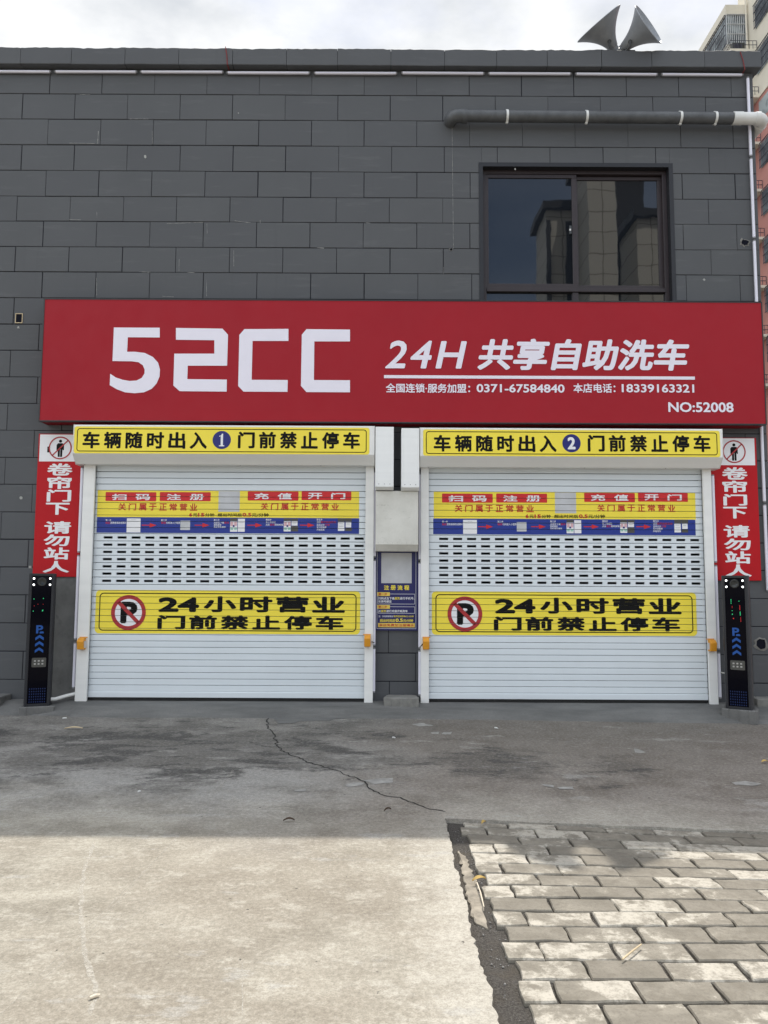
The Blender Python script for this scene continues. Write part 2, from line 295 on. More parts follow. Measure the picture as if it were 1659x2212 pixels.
# ---------------------------------------------------------------- object helpers
def tag(o, label=None, cat=None, group=None, kind=None):
    if label: o['label'] = label
    if cat: o['category'] = cat
    if group: o['group'] = group
    if kind: o['kind'] = kind
    return o
def thing(name, label, cat, loc=(0, 0, 0), rz=0.0, group=None):
    o = bpy.data.objects.new(name, None); COL.objects.link(o); o.location = loc; o.rotation_euler = (0, 0, rz); o.empty_display_size = 0.1
    return tag(o, label, cat, group)
def origin(parent):
    while parent is not None and parent.parent is not None: parent = parent.parent
    return Vector(parent.location) if parent is not None else Vector((0, 0, 0))
class MB:
    def __init__(s): s.v = []; s.f = []
    def poly(s, pts):
        i = len(s.v); s.v += [Vector(p) for p in pts]; s.f.append(tuple(range(i, i + len(pts)))); return s
    def box(s, x0, x1, y0, y1, z0, z1):
        i = len(s.v)
        s.v += [Vector(p) for p in ((x0, y0, z0), (x1, y0, z0), (x1, y1, z0), (x0, y1, z0), (x0, y0, z1), (x1, y0, z1), (x1, y1, z1), (x0, y1, z1))]
        for f in ((0, 3, 2, 1), (4, 5, 6, 7), (0, 1, 5, 4), (1, 2, 6, 5), (2, 3, 7, 6), (3, 0, 4, 7)): s.f.append(tuple(i + k for k in f))
        return s
    def prism(s, pts, axis, a, b):
        """extrude a 2-D outline along x, y or z from a to b"""
        mk = {'x': lambda p, t: (t, p[0], p[1]), 'y': lambda p, t: (p[0], t, p[1]), 'z': lambda p, t: (p[0], p[1], t)}[axis]
        n = len(pts); i = len(s.v)
        s.v += [Vector(mk(p, a)) for p in pts] + [Vector(mk(p, b)) for p in pts]
        s.f.append(tuple(range(i, i + n))); s.f.append(tuple(range(i + 2 * n - 1, i + n - 1, -1)))
        for k in range(n): s.f.append((i + k, i + n + k, i + n + (k + 1) % n, i + (k + 1) % n))
        return s
    def tube(s, pts, r, seg=12, cap=True):
        pts = [Vector(p) for p in pts]; rs = r if isinstance(r, (list, tuple)) else [r] * len(pts)
        rings = []; ref = None
        for k, p in enumerate(pts):
            d = (pts[min(k + 1, len(pts) - 1)] - pts[max(k - 1, 0)]).normalized()
            if ref is None: ref = Vector((0, 0, 1)) if abs(d.z) < 0.9 else Vector((1, 0, 0))
            u = (ref - d * ref.dot(d)).normalized(); w = d.cross(u); ref = u
            i = len(s.v)
            for q in range(seg):
                a = 2 * math.pi * q / seg; s.v.append(p + rs[k] * (math.cos(a) * u + math.sin(a) * w))
            rings.append(i)
        for a, b in zip(rings, rings[1:]):
            for q in range(seg): s.f.append((a + q, a + (q + 1) % seg, b + (q + 1) % seg, b + q))
        if cap:
            s.f.append(tuple(rings[0] + q for q in reversed(range(seg)))); s.f.append(tuple(rings[-1] + q for q in range(seg)))
        return s
    def lathe(s, o, axis, prof, seg=32):
        """prof: (distance along axis, radius)"""
        o = Vector(o); d = Vector(axis).normalized(); u = d.orthogonal().normalized(); w = d.cross(u); rings = []
        for (t_, r_) in prof:
            rings.append(len(s.v))
            for q in range(seg):
                a = 2 * math.pi * q / seg; s.v.append(o + d * t_ + r_ * (math.cos(a) * u + math.sin(a) * w))
        for a, b in zip(rings, rings[1:]):
            for q in range(seg): s.f.append((a + q, a + (q + 1) % seg, b + (q + 1) % seg, b + q))
        s.f.append(tuple(rings[0] + q for q in reversed(range(seg)))); s.f.append(tuple(rings[-1] + q for q in range(seg)))
        return s
    def obj(s, name, mat, parent=None, smooth=False, bevel=0.0, world=True, fix=True):
        off = origin(parent) if (world and parent is not None) else Vector((0, 0, 0))
        me = bpy.data.meshes.new(name); me.from_pydata([v - off for v in s.v], [], s.f)
        if fix:
            bm = bmesh.new(); bm.from_mesh(me); bmesh.ops.recalc_face_normals(bm, faces=bm.faces); bm.to_mesh(me); bm.free()
        if smooth:
            for p in me.polygons: p.use_smooth = True
            try: me.set_sharp_from_angle(angle=R(40))
            except Exception: pass
        me.materials.append(M[mat]); o = bpy.data.objects.new(name, me); COL.objects.link(o)
        if parent is not None: o.parent = parent
        if bevel:
            bv = o.modifiers.new('bevel', 'BEVEL'); bv.width = bevel; bv.segments = 2; bv.limit_method = 'ANGLE'
        return o
def copy_tree(o, parent=None):
    kids = list(o.children); c = o.copy(); COL.objects.link(c); c.parent = parent
    for k in kids: copy_tree(k, c)
    return c

# ---------------------------------------------------------------- lettering
_tc = {}
def glyphs(body, weight=0.03, shear=0.0, space=1.0):
    """flat outline of a line of writing in its unit box, made bold by laying it several times a hair apart"""
    key = (body, weight, shear, space)
    if key in _tc: return _tc[key]
    cu = bpy.data.curves.new('lettering', 'FONT'); cu.body = body; cu.shear = shear; cu.space_character = space
    cu.resolution_u = 3; cu.fill_mode = 'FRONT'; cu.dimensions = '2D'
    ob = bpy.data.objects.new('lettering', cu); COL.objects.link(ob)
    bpy.context.view_layer.update(); dg = bpy.context.evaluated_depsgraph_get()
    me = bpy.data.meshes.new_from_object(ob.evaluated_get(dg))
    v0 = [(v.co.x, v.co.y) for v in me.vertices]; f0 = [tuple(p.vertices) for p in me.polygons]
    bpy.data.objects.remove(ob); bpy.data.curves.remove(cu); bpy.data.meshes.remove(me)
    wx, wy = weight if isinstance(weight, tuple) else (weight, weight); weight = max(wx, wy)
    n = 0 if weight < 0.008 else (4 if weight < 0.018 else 8)
    sh = [(0, 0)] + [(wx * math.cos(2 * math.pi * (k + 0.5) / n), wy * math.sin(2 * math.pi * (k + 0.5) / n)) for k in range(n)]
    vs = []; fs = []
    for q, (dx, dy) in enumerate(sh):
        i = len(vs); vs += [(x + dx, y + dy, q) for x, y in v0]; fs += [tuple(i + k for k in f) for f in f0]
    x0 = min(v[0] for v in vs); x1 = max(v[0] for v in vs); y0 = min(v[1] for v in vs); y1 = max(v[1] for v in vs)
    _tc[key] = ([((v[0] - x0) / (x1 - x0), (v[1] - y0) / (y1 - y0), v[2]) for v in vs], fs)
    return _tc[key]
def place(mb, body, r, Y, weight=0.03, shear=0.0, space=1.0):
    """lettering laid into the rectangle r = (X0, X1, Z0, Z1) of the upright plane Y"""
    vs, fs = glyphs(body, weight, shear, space); i = len(mb.v); X0, X1, Z0, Z1 = r
    mb.v += [Vector((X0 + (X1 - X0) * a, Y - c * 0.00006, Z0 + (Z1 - Z0) * b)) for a, b, c in vs]
    mb.f += [tuple(i + k for k in f) for f in fs]
def rowtext(mb, body, r, Y, weight=0.03, fill=0.92):
    """one character after another, each filling its own cell"""
    X0, X1, Z0, Z1 = r; n = len(body); cw = (X1 - X0) / (n - (1 - fill))
    for k, ch in enumerate(body):
        if ch == ' ': continue
        place(mb, ch, (X0 + k * cw, X0 + k * cw + cw * fill, Z0, Z1), Y, weight)
def plate(mb, r, Y, rad=0.0, seg=5):
    X0, X1, Z0, Z1 = r
    if rad <= 0: mb.poly(((X0, Y, Z0), (X1, Y, Z0), (X1, Y, Z1), (X0, Y, Z1))); return
    mb.poly([(x, Y, z) for x, z in roundrect(r, rad, seg)])
def roundrect(r, rad, seg=5):
    X0, X1, Z0, Z1 = r; out = []
    for cx_, cz_, a0 in ((X1 - rad, Z0 + rad, -90), (X1 - rad, Z1 - rad, 0), (X0 + rad, Z1 - rad, 90), (X0 + rad, Z0 + rad, 180)):
        for k in range(seg + 1):
            a = R(a0 + 90 * k / seg); out.append((cx_ + rad * math.cos(a), cz_ + rad * math.sin(a)))
    return out
def outline(mb, r, Y, w, rad, seg=5):
    a = roundrect(r, rad, seg); b = roundrect((r[0] + w, r[1] - w, r[2] + w, r[3] - w), max(rad - w, 0.0005), seg); n = len(a)
    for k in range(n):
        j = (k + 1) % n; mb.poly(((a[k][0], Y, a[k][1]), (a[j][0], Y, a[j][1]), (b[j][0], Y, b[j][1]), (b[k][0], Y, b[k][1])))
def disc(mb, c, Y, r, seg=40): mb.poly([(c[0] + r * math.cos(2 * math.pi * k / seg), Y, c[1] + r * math.sin(2 * math.pi * k / seg)) for k in range(seg)])
def ring(mb, c, Y, r0, r1, seg=40):
    for k in range(seg):
        a, b = 2 * math.pi * k / seg, 2 * math.pi * (k + 1) / seg
        mb.poly([(c[0] + q * math.cos(w), Y, c[1] + q * math.sin(w)) for q, w in ((r0, a), (r1, a), (r1, b), (r0, b))])
def bar(mb, c, Y, ang, half, w):
    u = (math.cos(ang), math.sin(ang)); n = (-u[1], u[0])
    mb.poly([(c[0] + u[0] * a * half + n[0] * b * w / 2, Y, c[1] + u[1] * a * half + n[1] * b * w / 2) for a, b in ((-1, -1), (1, -1), (1, 1), (-1, 1))])
def slit(o, bands):
    """part a film where it dips into the grooves between slats"""
    bm = bmesh.new(); bm.from_mesh(o.data); off = origin(o).z if o.parent else 0
    for z0, z1 in bands:
        for z in (z0, z1):
            g = bm.verts[:] + bm.edges[:] + bm.faces[:]
            bmesh.ops.bisect_plane(bm, geom=g, plane_co=(0, 0, z - off), plane_no=(0, 0, 1))
    kill = [f for f in bm.faces if any(z0 - off < f.calc_center_median().z < z1 - off for z0, z1 in bands)]
    bmesh.ops.delete(bm, geom=kill, context='FACES'); bm.to_mesh(o.data); bm.free()

# ================================================================= SETTING
WY = 8.40                                # face of the tiled wall
def hmap(X, Y):
    """lie of the ground: a slab that rises to the doors and falls away to the right"""
    z = 0.0
    if Y > 4.9: z += 0.085 * min(1, (Y - 4.9) / 3.1)
    if X > 0.4:
        ks = ((2.0, -0.010), (3.5, 0.0), (4.8, 0.036), (6.0, 0.028), (8.0, 0.010), (20, 0.010)); t_ = ks[0][1]
        for (a, p), (b, q) in zip(ks, ks[1:]):
            if a <= Y <= b: t_ = p + (q - p) * (Y - a) / (b - a)
        z -= t_ * (min(X, 6.0) - 0.4)
    return z
g = MB(); g.poly(((-400, -400, -0.09), (400, -400, -0.09), (400, 400, -0.09), (-400, 400, -0.09)))
g = g.obj('ground', 'asphalt'); tag(g, kind='structure')

def sheet(xs, ys, z=lambda x, y: hmap(x, y), edge=None, skirt=0.1):
    mb = MB(); nx, ny = len(xs), len(ys)
    for j, y in enumerate(ys):
        for i, x in enumerate(xs):
            dx, dy = edge(i, j, nx, ny) if edge else (0, 0); mb.v.append(Vector((x + dx, y + dy, z(x, y))))
    for j in range(ny - 1):
        for i in range(nx - 1): k = j * nx + i; mb.f.append((k, k + 1, k + nx + 1, k + nx))
    def sk(ids):
        for a, b in zip(ids, ids[1:]):
            i = len(mb.v); mb.v += [mb.v[a] - Vector((0, 0, skirt)), mb.v[b] - Vector((0, 0, skirt))]; mb.f.append((a, i, i + 1, b))
    sk([i for i in range(nx)]); sk([j * nx + nx - 1 for j in range(ny)])
    return mb
def frange(a, b, s):
    n = max(1, round((b - a) / s)); return [a + (b - a) * k / n for k in range(n + 1)]
EX, EY = 0.385, 4.93
def ed1(i, j, nx, ny):
    if i == nx - 1: return (0.022 * noise.noise((j * 0.11, 3.3, 0)) + 0.012 * noise.noise((j * 0.7, 1.3, 0)) + rnd.uniform(-0.004, 0.004), 0)
    return (0, 0)
def ed2(i, j, nx, ny):
    if j == 0: return (0, 0.014 * noise.noise((i * 0.13, 7.7, 0)) + 0.008 * noise.noise((i * 0.6, 2.2, 0)))
    return (0, 0)
a = sheet([-30, -14, -9] + frange(-6, EX, 0.35), [-25, -8, -2] + frange(0, EY, 0.022), edge=ed1)
b = sheet([-30, -14, -9] + frange(-6, EX, 0.35), frange(EY, 8.0, 0.22))
c = sheet(frange(EX, 7, 0.04) + [9, 14], [EY, EY + 0.1] + frange(EY + 0.3, 8.0, 0.22), edge=ed2)
for m_ in (b, c):
    i = len(a.v); a.v += m_.v; a.f += [tuple(i + k for k in f) for f in m_.f]
bm = bmesh.new()
drive = a.obj('driveway', 'concrete', fix=False); tag(drive, kind='structure')
# cement ramp along the doors
rp = MB(); xs = frange(-4.35, 4.75, 0.07)
for x in xs:
    e = 0.03 * noise.noise((x * 1.3, 0.2, 4)) + 0.012 * noise.noise((x * 6, 0.2, 4)); z0 = hmap(x, 7.95)
    y0 = 7.93 + e + (0.10 if x < -3.2 else 0)
    rp.v += [Vector((x, y0 - 0.02, z0 - 0.03)), Vector((x, y0, z0 + 0.006)), Vector((x, y0 + 0.13, z0 + 0.07 + 0.006 * noise.noise((x * 3, 1, 1)))), Vector((x, 8.27, 0.188)), Vector((x, 8.75, 0.192))]
for i in range(len(xs) - 1):
    for k in range(4): q = i * 5 + k; rp.f.append((q, q + 5, q + 6, q + 1))
rp.f.append((0, 1, 2, 3, 4)); n5 = (len(xs) - 1) * 5; rp.f.append((n5 + 4, n5 + 3, n5 + 2, n5 + 1, n5))
o = rp.obj('door_ramp', 'ramp', smooth=True); tag(o, kind='structure')

# crack through the slab, scratches
def ribbon(mb, pts, w, dz=0.002, jag=0.0, step=0.03):
    P = []
    for a_, b_ in zip(pts, pts[1:]):
        n = max(1, int((b_ - a_).length / step)); P += [a_.lerp(b_, k / n) for k in range(n)]
    P.append(pts[-1]); off = []
    for k, p in enumerate(P):
        d = (P[min(k + 1, len(P) - 1)] - P[max(k - 1, 0)]); d.z = 0; d.normalize(); nn = Vector((-d.y, d.x, 0))
        q = p + nn * (jag * noise.noise((k * 0.35, 5.5, w * 99)) + rnd.uniform(-jag, jag) * 0.5); ww = w * rnd.uniform(0.55, 1.3) * (0.3 if k in (0, len(P) - 1) else 1)
        i = len(mb.v)
        for sg in (-1, 1):
            r_ = q + nn * sg * ww / 2; mb.v.append(Vector((r_.x, r_.y, hmap(r_.x, r_.y) + dz)))
        if k: mb.f.append((i - 2, i - 1, i + 1, i))
def zg1(zx, zy): p = onground(zx * 0.5, 1453.8 + zy * 0.5, 0.0); return p
def zg(zx, zy, right=False):
    p = onground(zx * 0.5 + (829.5 if right else 0), 1453.8 + zy * 0.5, 0.0)
    for _ in range(4): p = onground(zx * 0.5 + (829.5 if right else 0), 1453.8 + zy * 0.5, hmap(p.x, p.y))
    return p
ck = MB(); ribbon(ck, [zg(*p) for p in ((1160, 185), (1155, 235), (1178, 258), (1195, 290), (1200, 315), (1215, 335), (1265, 358), (1330, 385), (1400, 408), (1480, 430), (1535, 455), (1570, 470), (1600, 500), (1659, 527))] + [zg(*p, True) for p in ((45, 536), (130, 560), (200, 588), (262, 602))], 0.013, jag=0.024)
ribbon(ck, [zg(*p) for p in ((1200, 315), (1080, 322), (960, 330), (880, 345))], 0.004, jag=0.02)
o = ck.obj('crack', 'crack', drive); 
sc_ = MB()
ribbon(sc_, [zg(*p) for p in ((408, 730), (385, 790), (362, 860), (352, 950), (352, 1050), (362, 1150), (370, 1240), (385, 1300), (415, 1345), (410, 1390), (390, 1480))], 0.020, 0.0015, 0.006)
for p, q in (((0, 1480), (820, 660)), ((390, 1120), (1010, 420)), ((170, 1340), (440, 1100)), ((380, 1210), (810, 862)), ((1050, 1480), (1046, 1250)), ((940, 520), (1010, 410)), ((1095, 300), (1135, 180))):
    ribbon(sc_, [zg(*p), zg(*q)], 0.0035, 0.0015, 0.003)
sc_.obj('scratch_marks', 'chalk', drive)

def blotch(mb, pts, dz, jit):
    P = []
    for a_, b_ in zip(pts, pts[1:] + pts[:1]):
        n = max(2, int((b_ - a_).length / 0.025)); P += [a_.lerp(b_, k / n) for k in range(n)]
    mb.poly([(p.x + jit * noise.noise((p.x * 7, p.y * 7, 1)) + rnd.gauss(0, jit * 0.18), p.y + jit * noise.noise((p.x * 7, p.y * 7, 9)) + rnd.gauss(0, jit * 0.18), hmap(p.x, p.y) + dz) for p in P])
sk_ = MB(); blotch(sk_, [zg(*p) for p in ((1172, 182), (1400, 178), (1659, 172), (1700, 176), (1640, 190), (1560, 186), (1530, 196), (1440, 200), (1420, 207), (1300, 209), (1270, 218), (1200, 219))], 0.004, 0.02); sk_.obj('cement_skim', 'ramp', drive, fix=False)
for pts in (((1485, 484), (1530, 474), (1575, 476), (1560, 488), (1500, 494)), ((1570, 466), (1640, 455), (1700, 454), (1690, 476), (1620, 483)), ((1268, 505), (1320, 500), (1310, 512), (1270, 512))):
    m_ = MB(); blotch(m_, [zg(*p) for p in pts], 0.003, 0.02); m_.obj('pale_splash', 'splash', drive, fix=False)
for pts in (((118, 222), (165, 217), (215, 229), (150, 232)), ((205, 258), (240, 256), (242, 265), (210, 265)), ((255, 258), (290, 257), (285, 266), (250, 265)), ((680, 480), (735, 484), (730, 494), (690, 488)), ((745, 494), (815, 492), (820, 504), (750, 502)), ((1080, 327), (1100, 330), (1130, 345), (1090, 346)), ((1500, 475), (1560, 468), (1625, 478), (1600, 488), (1520, 484))):
    m_ = MB(); blotch(m_, [zg(*p, True) for p in pts], 0.003, 0.02); m_.obj('pale_splash', 'splash', drive, fix=False)

# paving blocks
soil = sheet([EX - 0.05] + frange(0.36, 5, 0.035) + [5.5, 6, 6.5, 7, 9, 14], [-25, -8, -2] + frange(0, EY + 0.05, 0.035), z=lambda x, y: hmap(x, y) - 0.026 + (0.007 * noise.noise((x * 9, y * 9, 0)) + 0.004 * noise.noise((x * 31, y * 31, 2)) if x < 7 else 0))
so_ = soil.obj('soil', 'soil', smooth=True); tag(so_, kind='structure')
pv = MB(); row = -1; Yr = 4.83 + 0.1515
while Yr > -6:
    off = 0.93 + (0.15 if row % 2 else 0.0) + rnd.uniform(-0.012, 0.012) - 1.2
    left = 0.475 + 0.018 * (4.8 - Yr) + (0.02 if row % 2 else 0)
    x = off
    while x < 7.2:
        x0, x1 = x + rnd.uniform(0.003, 0.0075), x + 0.30 - rnd.uniform(0.003, 0.0075)
        if x1 > left + 0.06:
            x0 = max(x0, left + rnd.uniform(-0.012, 0.015)); y1 = min(Yr - rnd.uniform(0.004, 0.009), EY - rnd.uniform(0.012, 0.022)); y0 = Yr - 0.15 + rnd.uniform(0.003, 0.008)
            z = rnd.uniform(-0.004, 0.003) - 0.010; tx, ty = rnd.uniform(-0.006, 0.006), rnd.uniform(-0.012, 0.012)
            # worn outline: corners and mid-edges jittered, a small arris round the top
            base = []
            nsx = max(2, int((x1 - x0) / 0.05))
            for k in range(nsx): base.append((x0 + (x1 - x0) * k / nsx, y0))
            for k in range(3): base.append((x1, y0 + (y1 - y0) * k / 3))
            for k in range(nsx): base.append((x1 - (x1 - x0) * k / nsx, y1))
            for k in range(3): base.append((x0, y1 - (y1 - y0) * k / 3))
            base = [(p[0] + rnd.gauss(0, 0.0030) + 0.0016 * noise.noise((p[0] * 30, p[1] * 30, 3)), p[1] + rnd.gauss(0, 0.0030) + 0.0016 * noise.noise((p[0] * 30, p[1] * 30, 8))) for p in base]
            cxm, cym = (x0 + x1) / 2, (y0 + y1) / 2
            hz = lambda p, d: hmap(p[0], p[1]) + z + d + tx * (p[0] - cxm) + ty * (p[1] - cym)
            n = len(base); i = len(pv.v)
            inner = [(p[0] + (cxm - p[0]) * 0.03 , p[1] + (cym - p[1]) * 0.06) for p in base]
            pv.v += [Vector((*p, hz(p, -0.03))) for p in base] + [Vector((*p, hz(p, -0.006))) for p in base] + [Vector((*p, hz(p, 0.0))) for p in inner]
            for a_ in (0, n):
                for k in range(n): pv.f.append((i + a_ + k, i + a_ + (k + 1) % n, i + a_ + n + (k + 1) % n, i + a_ + n + k))
            pv.f.append(tuple(i + 2 * n + k for k in range(n)))
        x += 0.30
    Yr -= 0.1515; row += 1
o = pv.obj('pavement', 'paver', fix=False); tag(o, kind='structure')
pe = MB()
for k in range(260):
    y = rnd.uniform(1.4, 4.8); x = rnd.uniform(0.42, 0.50 + 0.02 * (4.8 - y)); r_ = rnd.uniform(0.001, 0.0055) * rnd.random() + 0.001; z = hmap(x, y) - 0.024
    pe.lathe((x, y, z), (rnd.uniform(-0.4, 0.4), rnd.uniform(-0.4, 0.4), 1), ((-0.2 * r_, r_ * 0.6), (r_ * 0.3, r_), (r_ * 0.9, r_ * 0.5)), 5)
tag(pe.obj('pebbles', 'pebble'), 'small pale pebbles lying loose in the dark soil gap beside the paving', 'pebbles', kind='stuff')
# broken strip of mortar left along the edge of the slab
def lump(mb, pts, z0, z1, jit=0.006):
    P = []
    for a_, b_ in zip(pts, pts[1:] + pts[:1]):
        n = max(1, int((Vector(b_) - Vector(a_)).length / 0.03)); P += [(a_[0] + (b_[0] - a_[0]) * k / n + rnd.gauss(0, jit), a_[1] + (b_[1] - a_[1]) * k / n + rnd.gauss(0, jit)) for k in range(n)]
    cxm = sum(p[0] for p in P) / len(P); cym = sum(p[1] for p in P) / len(P); n = len(P); i = len(mb.v)
    ins = [(p[0] + (cxm - p[0]) * 0.1, p[1] + (cym - p[1]) * 0.06) for p in P]
    mb.v += [Vector((*p, z0)) for p in P] + [Vector((*p, z1 - 0.006)) for p in P] + [Vector((*p, z1 + rnd.gauss(0, 0.002))) for p in ins]
    for a_ in (0, n):
        for k in range(n): mb.f.append((i + a_ + k, i + a_ + (k + 1) % n, i + a_ + n + (k + 1) % n, i + a_ + n + k))
    mb.f.append(tuple(i + 2 * n + k for k in range(n)))
mm = MB()
lump(mm, [(0.402, 3.50), (0.452, 3.46), (0.470, 3.9), (0.452, 4.30), (0.418, 4.42), (0.405, 3.9)], -0.04, -0.012, 0.005)
tag(mm.obj('mortar_strip', 'strip'), 'broken strip of pale mortar wedged between the concrete slab and paving', 'mortar')

# ================================================================= GARAGE BUILDING
PY = 8.30; pz0 = at(700, 140.5, PY).z; pz1 = at(820, 104.5, PY).z; pxr = at(1644, 130, PY).x   # parapet
XL, XR, ZB, ZT = -10.0, 4.235, 0.0, pz0 - 0.002
bld = thing('garage_building', 'low dark grey tiled car wash garage with two white roller doors', 'building', (0, WY, 0))
S1 = rect(196, 1005, 787, 1515, WY); S2 = rect(926.5, 1010, 1527, 1519, WY)
WIN = rect(1041.5, 358.5, 1450.5, 647, WY); WIN = (WIN[0], WIN[1], 2.62, WIN[3])
OPEN = [(S1[0] - 0.05, S1[1] + 0.05, 0.0, S1[3] + 0.2), (S2[0] - 0.05, S2[1] + 0.05, 0.0, S2[3] + 0.2), WIN]
def minus(rects, hole):
    out = []
    for (x0, x1, z0, z1) in rects:
        hx0, hx1, hz0, hz1 = hole
        if hx1 <= x0 or hx0 >= x1 or hz1 <= z0 or hz0 >= z1: out.append((x0, x1, z0, z1)); continue
        if hx0 > x0: out.append((x0, hx0, z0, z1))
        if hx1 < x1: out.append((hx1, x1, z0, z1))
        a_, b_ = max(x0, hx0), min(x1, hx1)
        if hz0 > z0: out.append((a_, b_, z0, hz0))
        if hz1 < z1: out.append((a_, b_, hz1, z1))
    return out
back = [(XL, XR - 0.004, ZB, ZT)]
for h in OPEN: back = minus(back, h)
core = MB()
for (x0, x1, z0, z1) in back: core.box(x0, x1, WY + 0.008, WY + 0.24, z0, z1)
core.obj('wall_core', 'joint', bld)
tl = MB()
zrows = [at(880, y, WY).z for y in (206.5, 261, 316.5, 372, 427.5, 481.5, 536.5, 591, 647.5)]
zr = list(zrows)
while zr[0] < ZT: zr.insert(0, zr[0] + 0.302)
while zr[-1] > 0: zr.append(zr[-1] - 0.302)
i0 = zr.index(zrows[0]); gap = 0.0042
xa = at(561.5, 190, WY).x       # a joint of the topmost full course
for k in range(len(zr) - 1):
    odd = (k - i0) % 2 == 0     # course below zrows[0] is the offset one
    ph = xa + (0.3 if odd else 0.0) + rnd.uniform(-0.012, 0.012)
    x = ph - 0.605 * 30
    while x < XR:
        g1, g2 = rnd.choice((0.002, 0.0035, 0.006, 0.008, 0.009)) * rnd.uniform(0.8, 1.2), rnd.choice((0.003, 0.005, 0.007, 0.0085, 0.009)) * rnd.uniform(0.8, 1.2)
        rr = [(max(XL, x + g1 / 2), min(XR, x + 0.605 - g1 / 2), max(0, zr[k + 1] + g2 / 2), min(ZT, zr[k] - g2 / 2))]
        if rr[0][1] - rr[0][0] > 0.02:
            for h in OPEN: rr = minus(rr, h)
            dy = rnd.uniform(-0.0015, 0.0015); ta, tb = rnd.uniform(-0.0016, 0.0016), rnd.uniform(-0.001, 0.001)
            for (x0, x1, z0, z1) in rr:
                if x1 - x0 < 0.012 or z1 - z0 < 0.012: continue
                e = 0.004; i = len(tl.v); yf = WY + dy
                Q = ((x0, z0), (x1, z0), (x1, z1), (x0, z1)); q2 = ((x0 + e, z0 + e), (x1 - e, z0 + e), (x1 - e, z1 - e), (x0 + e, z1 - e))
                tl.v += [Vector((p[0], WY + 0.0095, p[1])) for p in Q] + [Vector((p[0], yf + 0.0035, p[1])) for p in Q] + [Vector((p[0], yf + ta * (1 if n_ in (1, 2) else -1) + tb * (1 if n_ > 1 else -1), p[1])) for n_, p in enumerate(q2)]
                for a_ in (0, 4):
                    for n_ in range(4): tl.f.append((i + a_ + n_, i + a_ + (n_ + 1) % 4, i + a_ + 4 + (n_ + 1) % 4, i + a_ + 4 + n_))
                tl.f.append((i + 8, i + 9, i + 10, i + 11))
        x += 0.605
tl.obj('wall_tiles', 'tile', bld, fix=False)
# scraps of pale mortar standing in some joints, chips and small holes
ms = MB()
def sl_(x0, y0, x1, y1, w=0.0035):
    p, q = at(x0, y0, WY - 0.0035), at(x1, y1, WY - 0.0035); d = (q - p); n = max(2, int(d.length / 0.02)); nn = Vector((-d.z, 0, d.x)).normalized()
    i = len(ms.v)
    for k in range(n + 1):
        c_ = p + d * (k / n); h = w * rnd.uniform(0.25, 1.3) / 2; ms.v += [c_ - nn * h, c_ + nn * h]
        if k: ms.f.append((i + 2 * k - 2, i + 2 * k, i + 2 * k + 1, i + 2 * k - 1))
for s_ in ((212.5, 283, 211, 310, .006), (329, 283, 329, 311), (209, 458, 209.5, 470), (507, 477, 541, 481, .006), (447, 483, 447.5, 505), (387, 560, 386.5, 585), (208.5, 600, 209, 638), (446, 605, 446.5, 640),
           (300, 587, 325, 588), (405, 588, 420, 589, .005), (150, 474, 175, 475), (172, 204, 195, 204), (360, 483, 440, 480), (505, 540, 505, 575), (685, 535, 700, 536, .006), (790, 481, 800, 482),
           (958, 577, 958, 592), (976.5, 272, 979.5, 536, .003), (350, 640, 375, 641), (150, 309, 205, 310), (280, 257, 320, 257), (562, 475, 562, 482)): ms = MB(); sl_(*s_); ms.obj('mortar_residue', 'mortar', bld, fix=False)
for (x, y, r_) in ((314, 338, 0.02), (1113, 365, 0.012), (515, 244, 0.008), (1521, 604, 0.014), (39.5, 707, 0.02), (160, 1260, 0.014), (65, 1225, 0.02), (45, 1075, 0.02)):
    ch = MB(); c_ = at(x, y, WY - 0.004); ch.poly([(c_.x + r_ * rnd.uniform(0.5, 1.2) * math.cos(a_), c_.y, c_.z + r_ * rnd.uniform(0.5, 1.2) * math.sin(a_)) for a_ in [k * math.pi / 4 for k in range(8)]]); ch.obj('paint_chip', 'mortar', bld, fix=False)
for (x, y, r_) in ((1608.5, 524, 0.045), (1644, 1391, 0.06), (974.5, 539, 0.016)):
    hb, rb = MB(), MB(); c_ = at(x, y, WY)
    A = [k * 2 * math.pi / 14 for k in range(14)]
    o1 = [(c_.x + r_ * rnd.uniform(0.65, 1.15) * math.cos(a_), c_.z + r_ * rnd.uniform(0.6, 1.1) * math.sin(a_)) for a_ in A]
    o0 = [(c_.x + (p[0] - c_.x) * rnd.uniform(1.15, 1.7), c_.z + (p[1] - c_.z) * rnd.uniform(1.1, 1.5)) for p in o1]
    hb.poly([(p[0], WY - 0.0025, p[1]) for p in o1])
    for k in range(14):
        j = (k + 1) % 14; rb.poly([(o0[k][0], WY - 0.003, o0[k][1]), (o0[j][0], WY - 0.003, o0[j][1]), (o1[j][0], WY - 0.008, o1[j][1]), (o1[k][0], WY - 0.008, o1[k][1])])
    h_ = hb.obj('drilled_hole', 'joint', bld, fix=False); rb.obj('broken_rim', 'oldconcrete', h_, fix=False)
# side and rear walls, roof, inner floor
w_ = MB(); w_.box(XR - 0.24, XR - 0.004, WY + 0.245, 22, 0, ZT); w_.box(XL, XL + 0.24, WY + 0.245, 22, 0, ZT); w_.box(XL + 0.245, XR - 0.245, 21.76, 22, 0, ZT)
w_.obj('side_walls', 'tile', bld)
MB().box(XL + 0.25, XR - 0.25, WY + 0.25, 21.75, 7.0, 7.15).obj('roof', 'interior', bld)
MB().box(XL + 0.25, XR - 0.25, WY + 0.40, 21.75, 0.05, 0.17).obj('inner_floor', 'interior', bld)
MB().box(-0.14, 0.14, WY + 0.245, 21.75, 0.17, 6.99).obj('inner_wall', 'interior', bld)
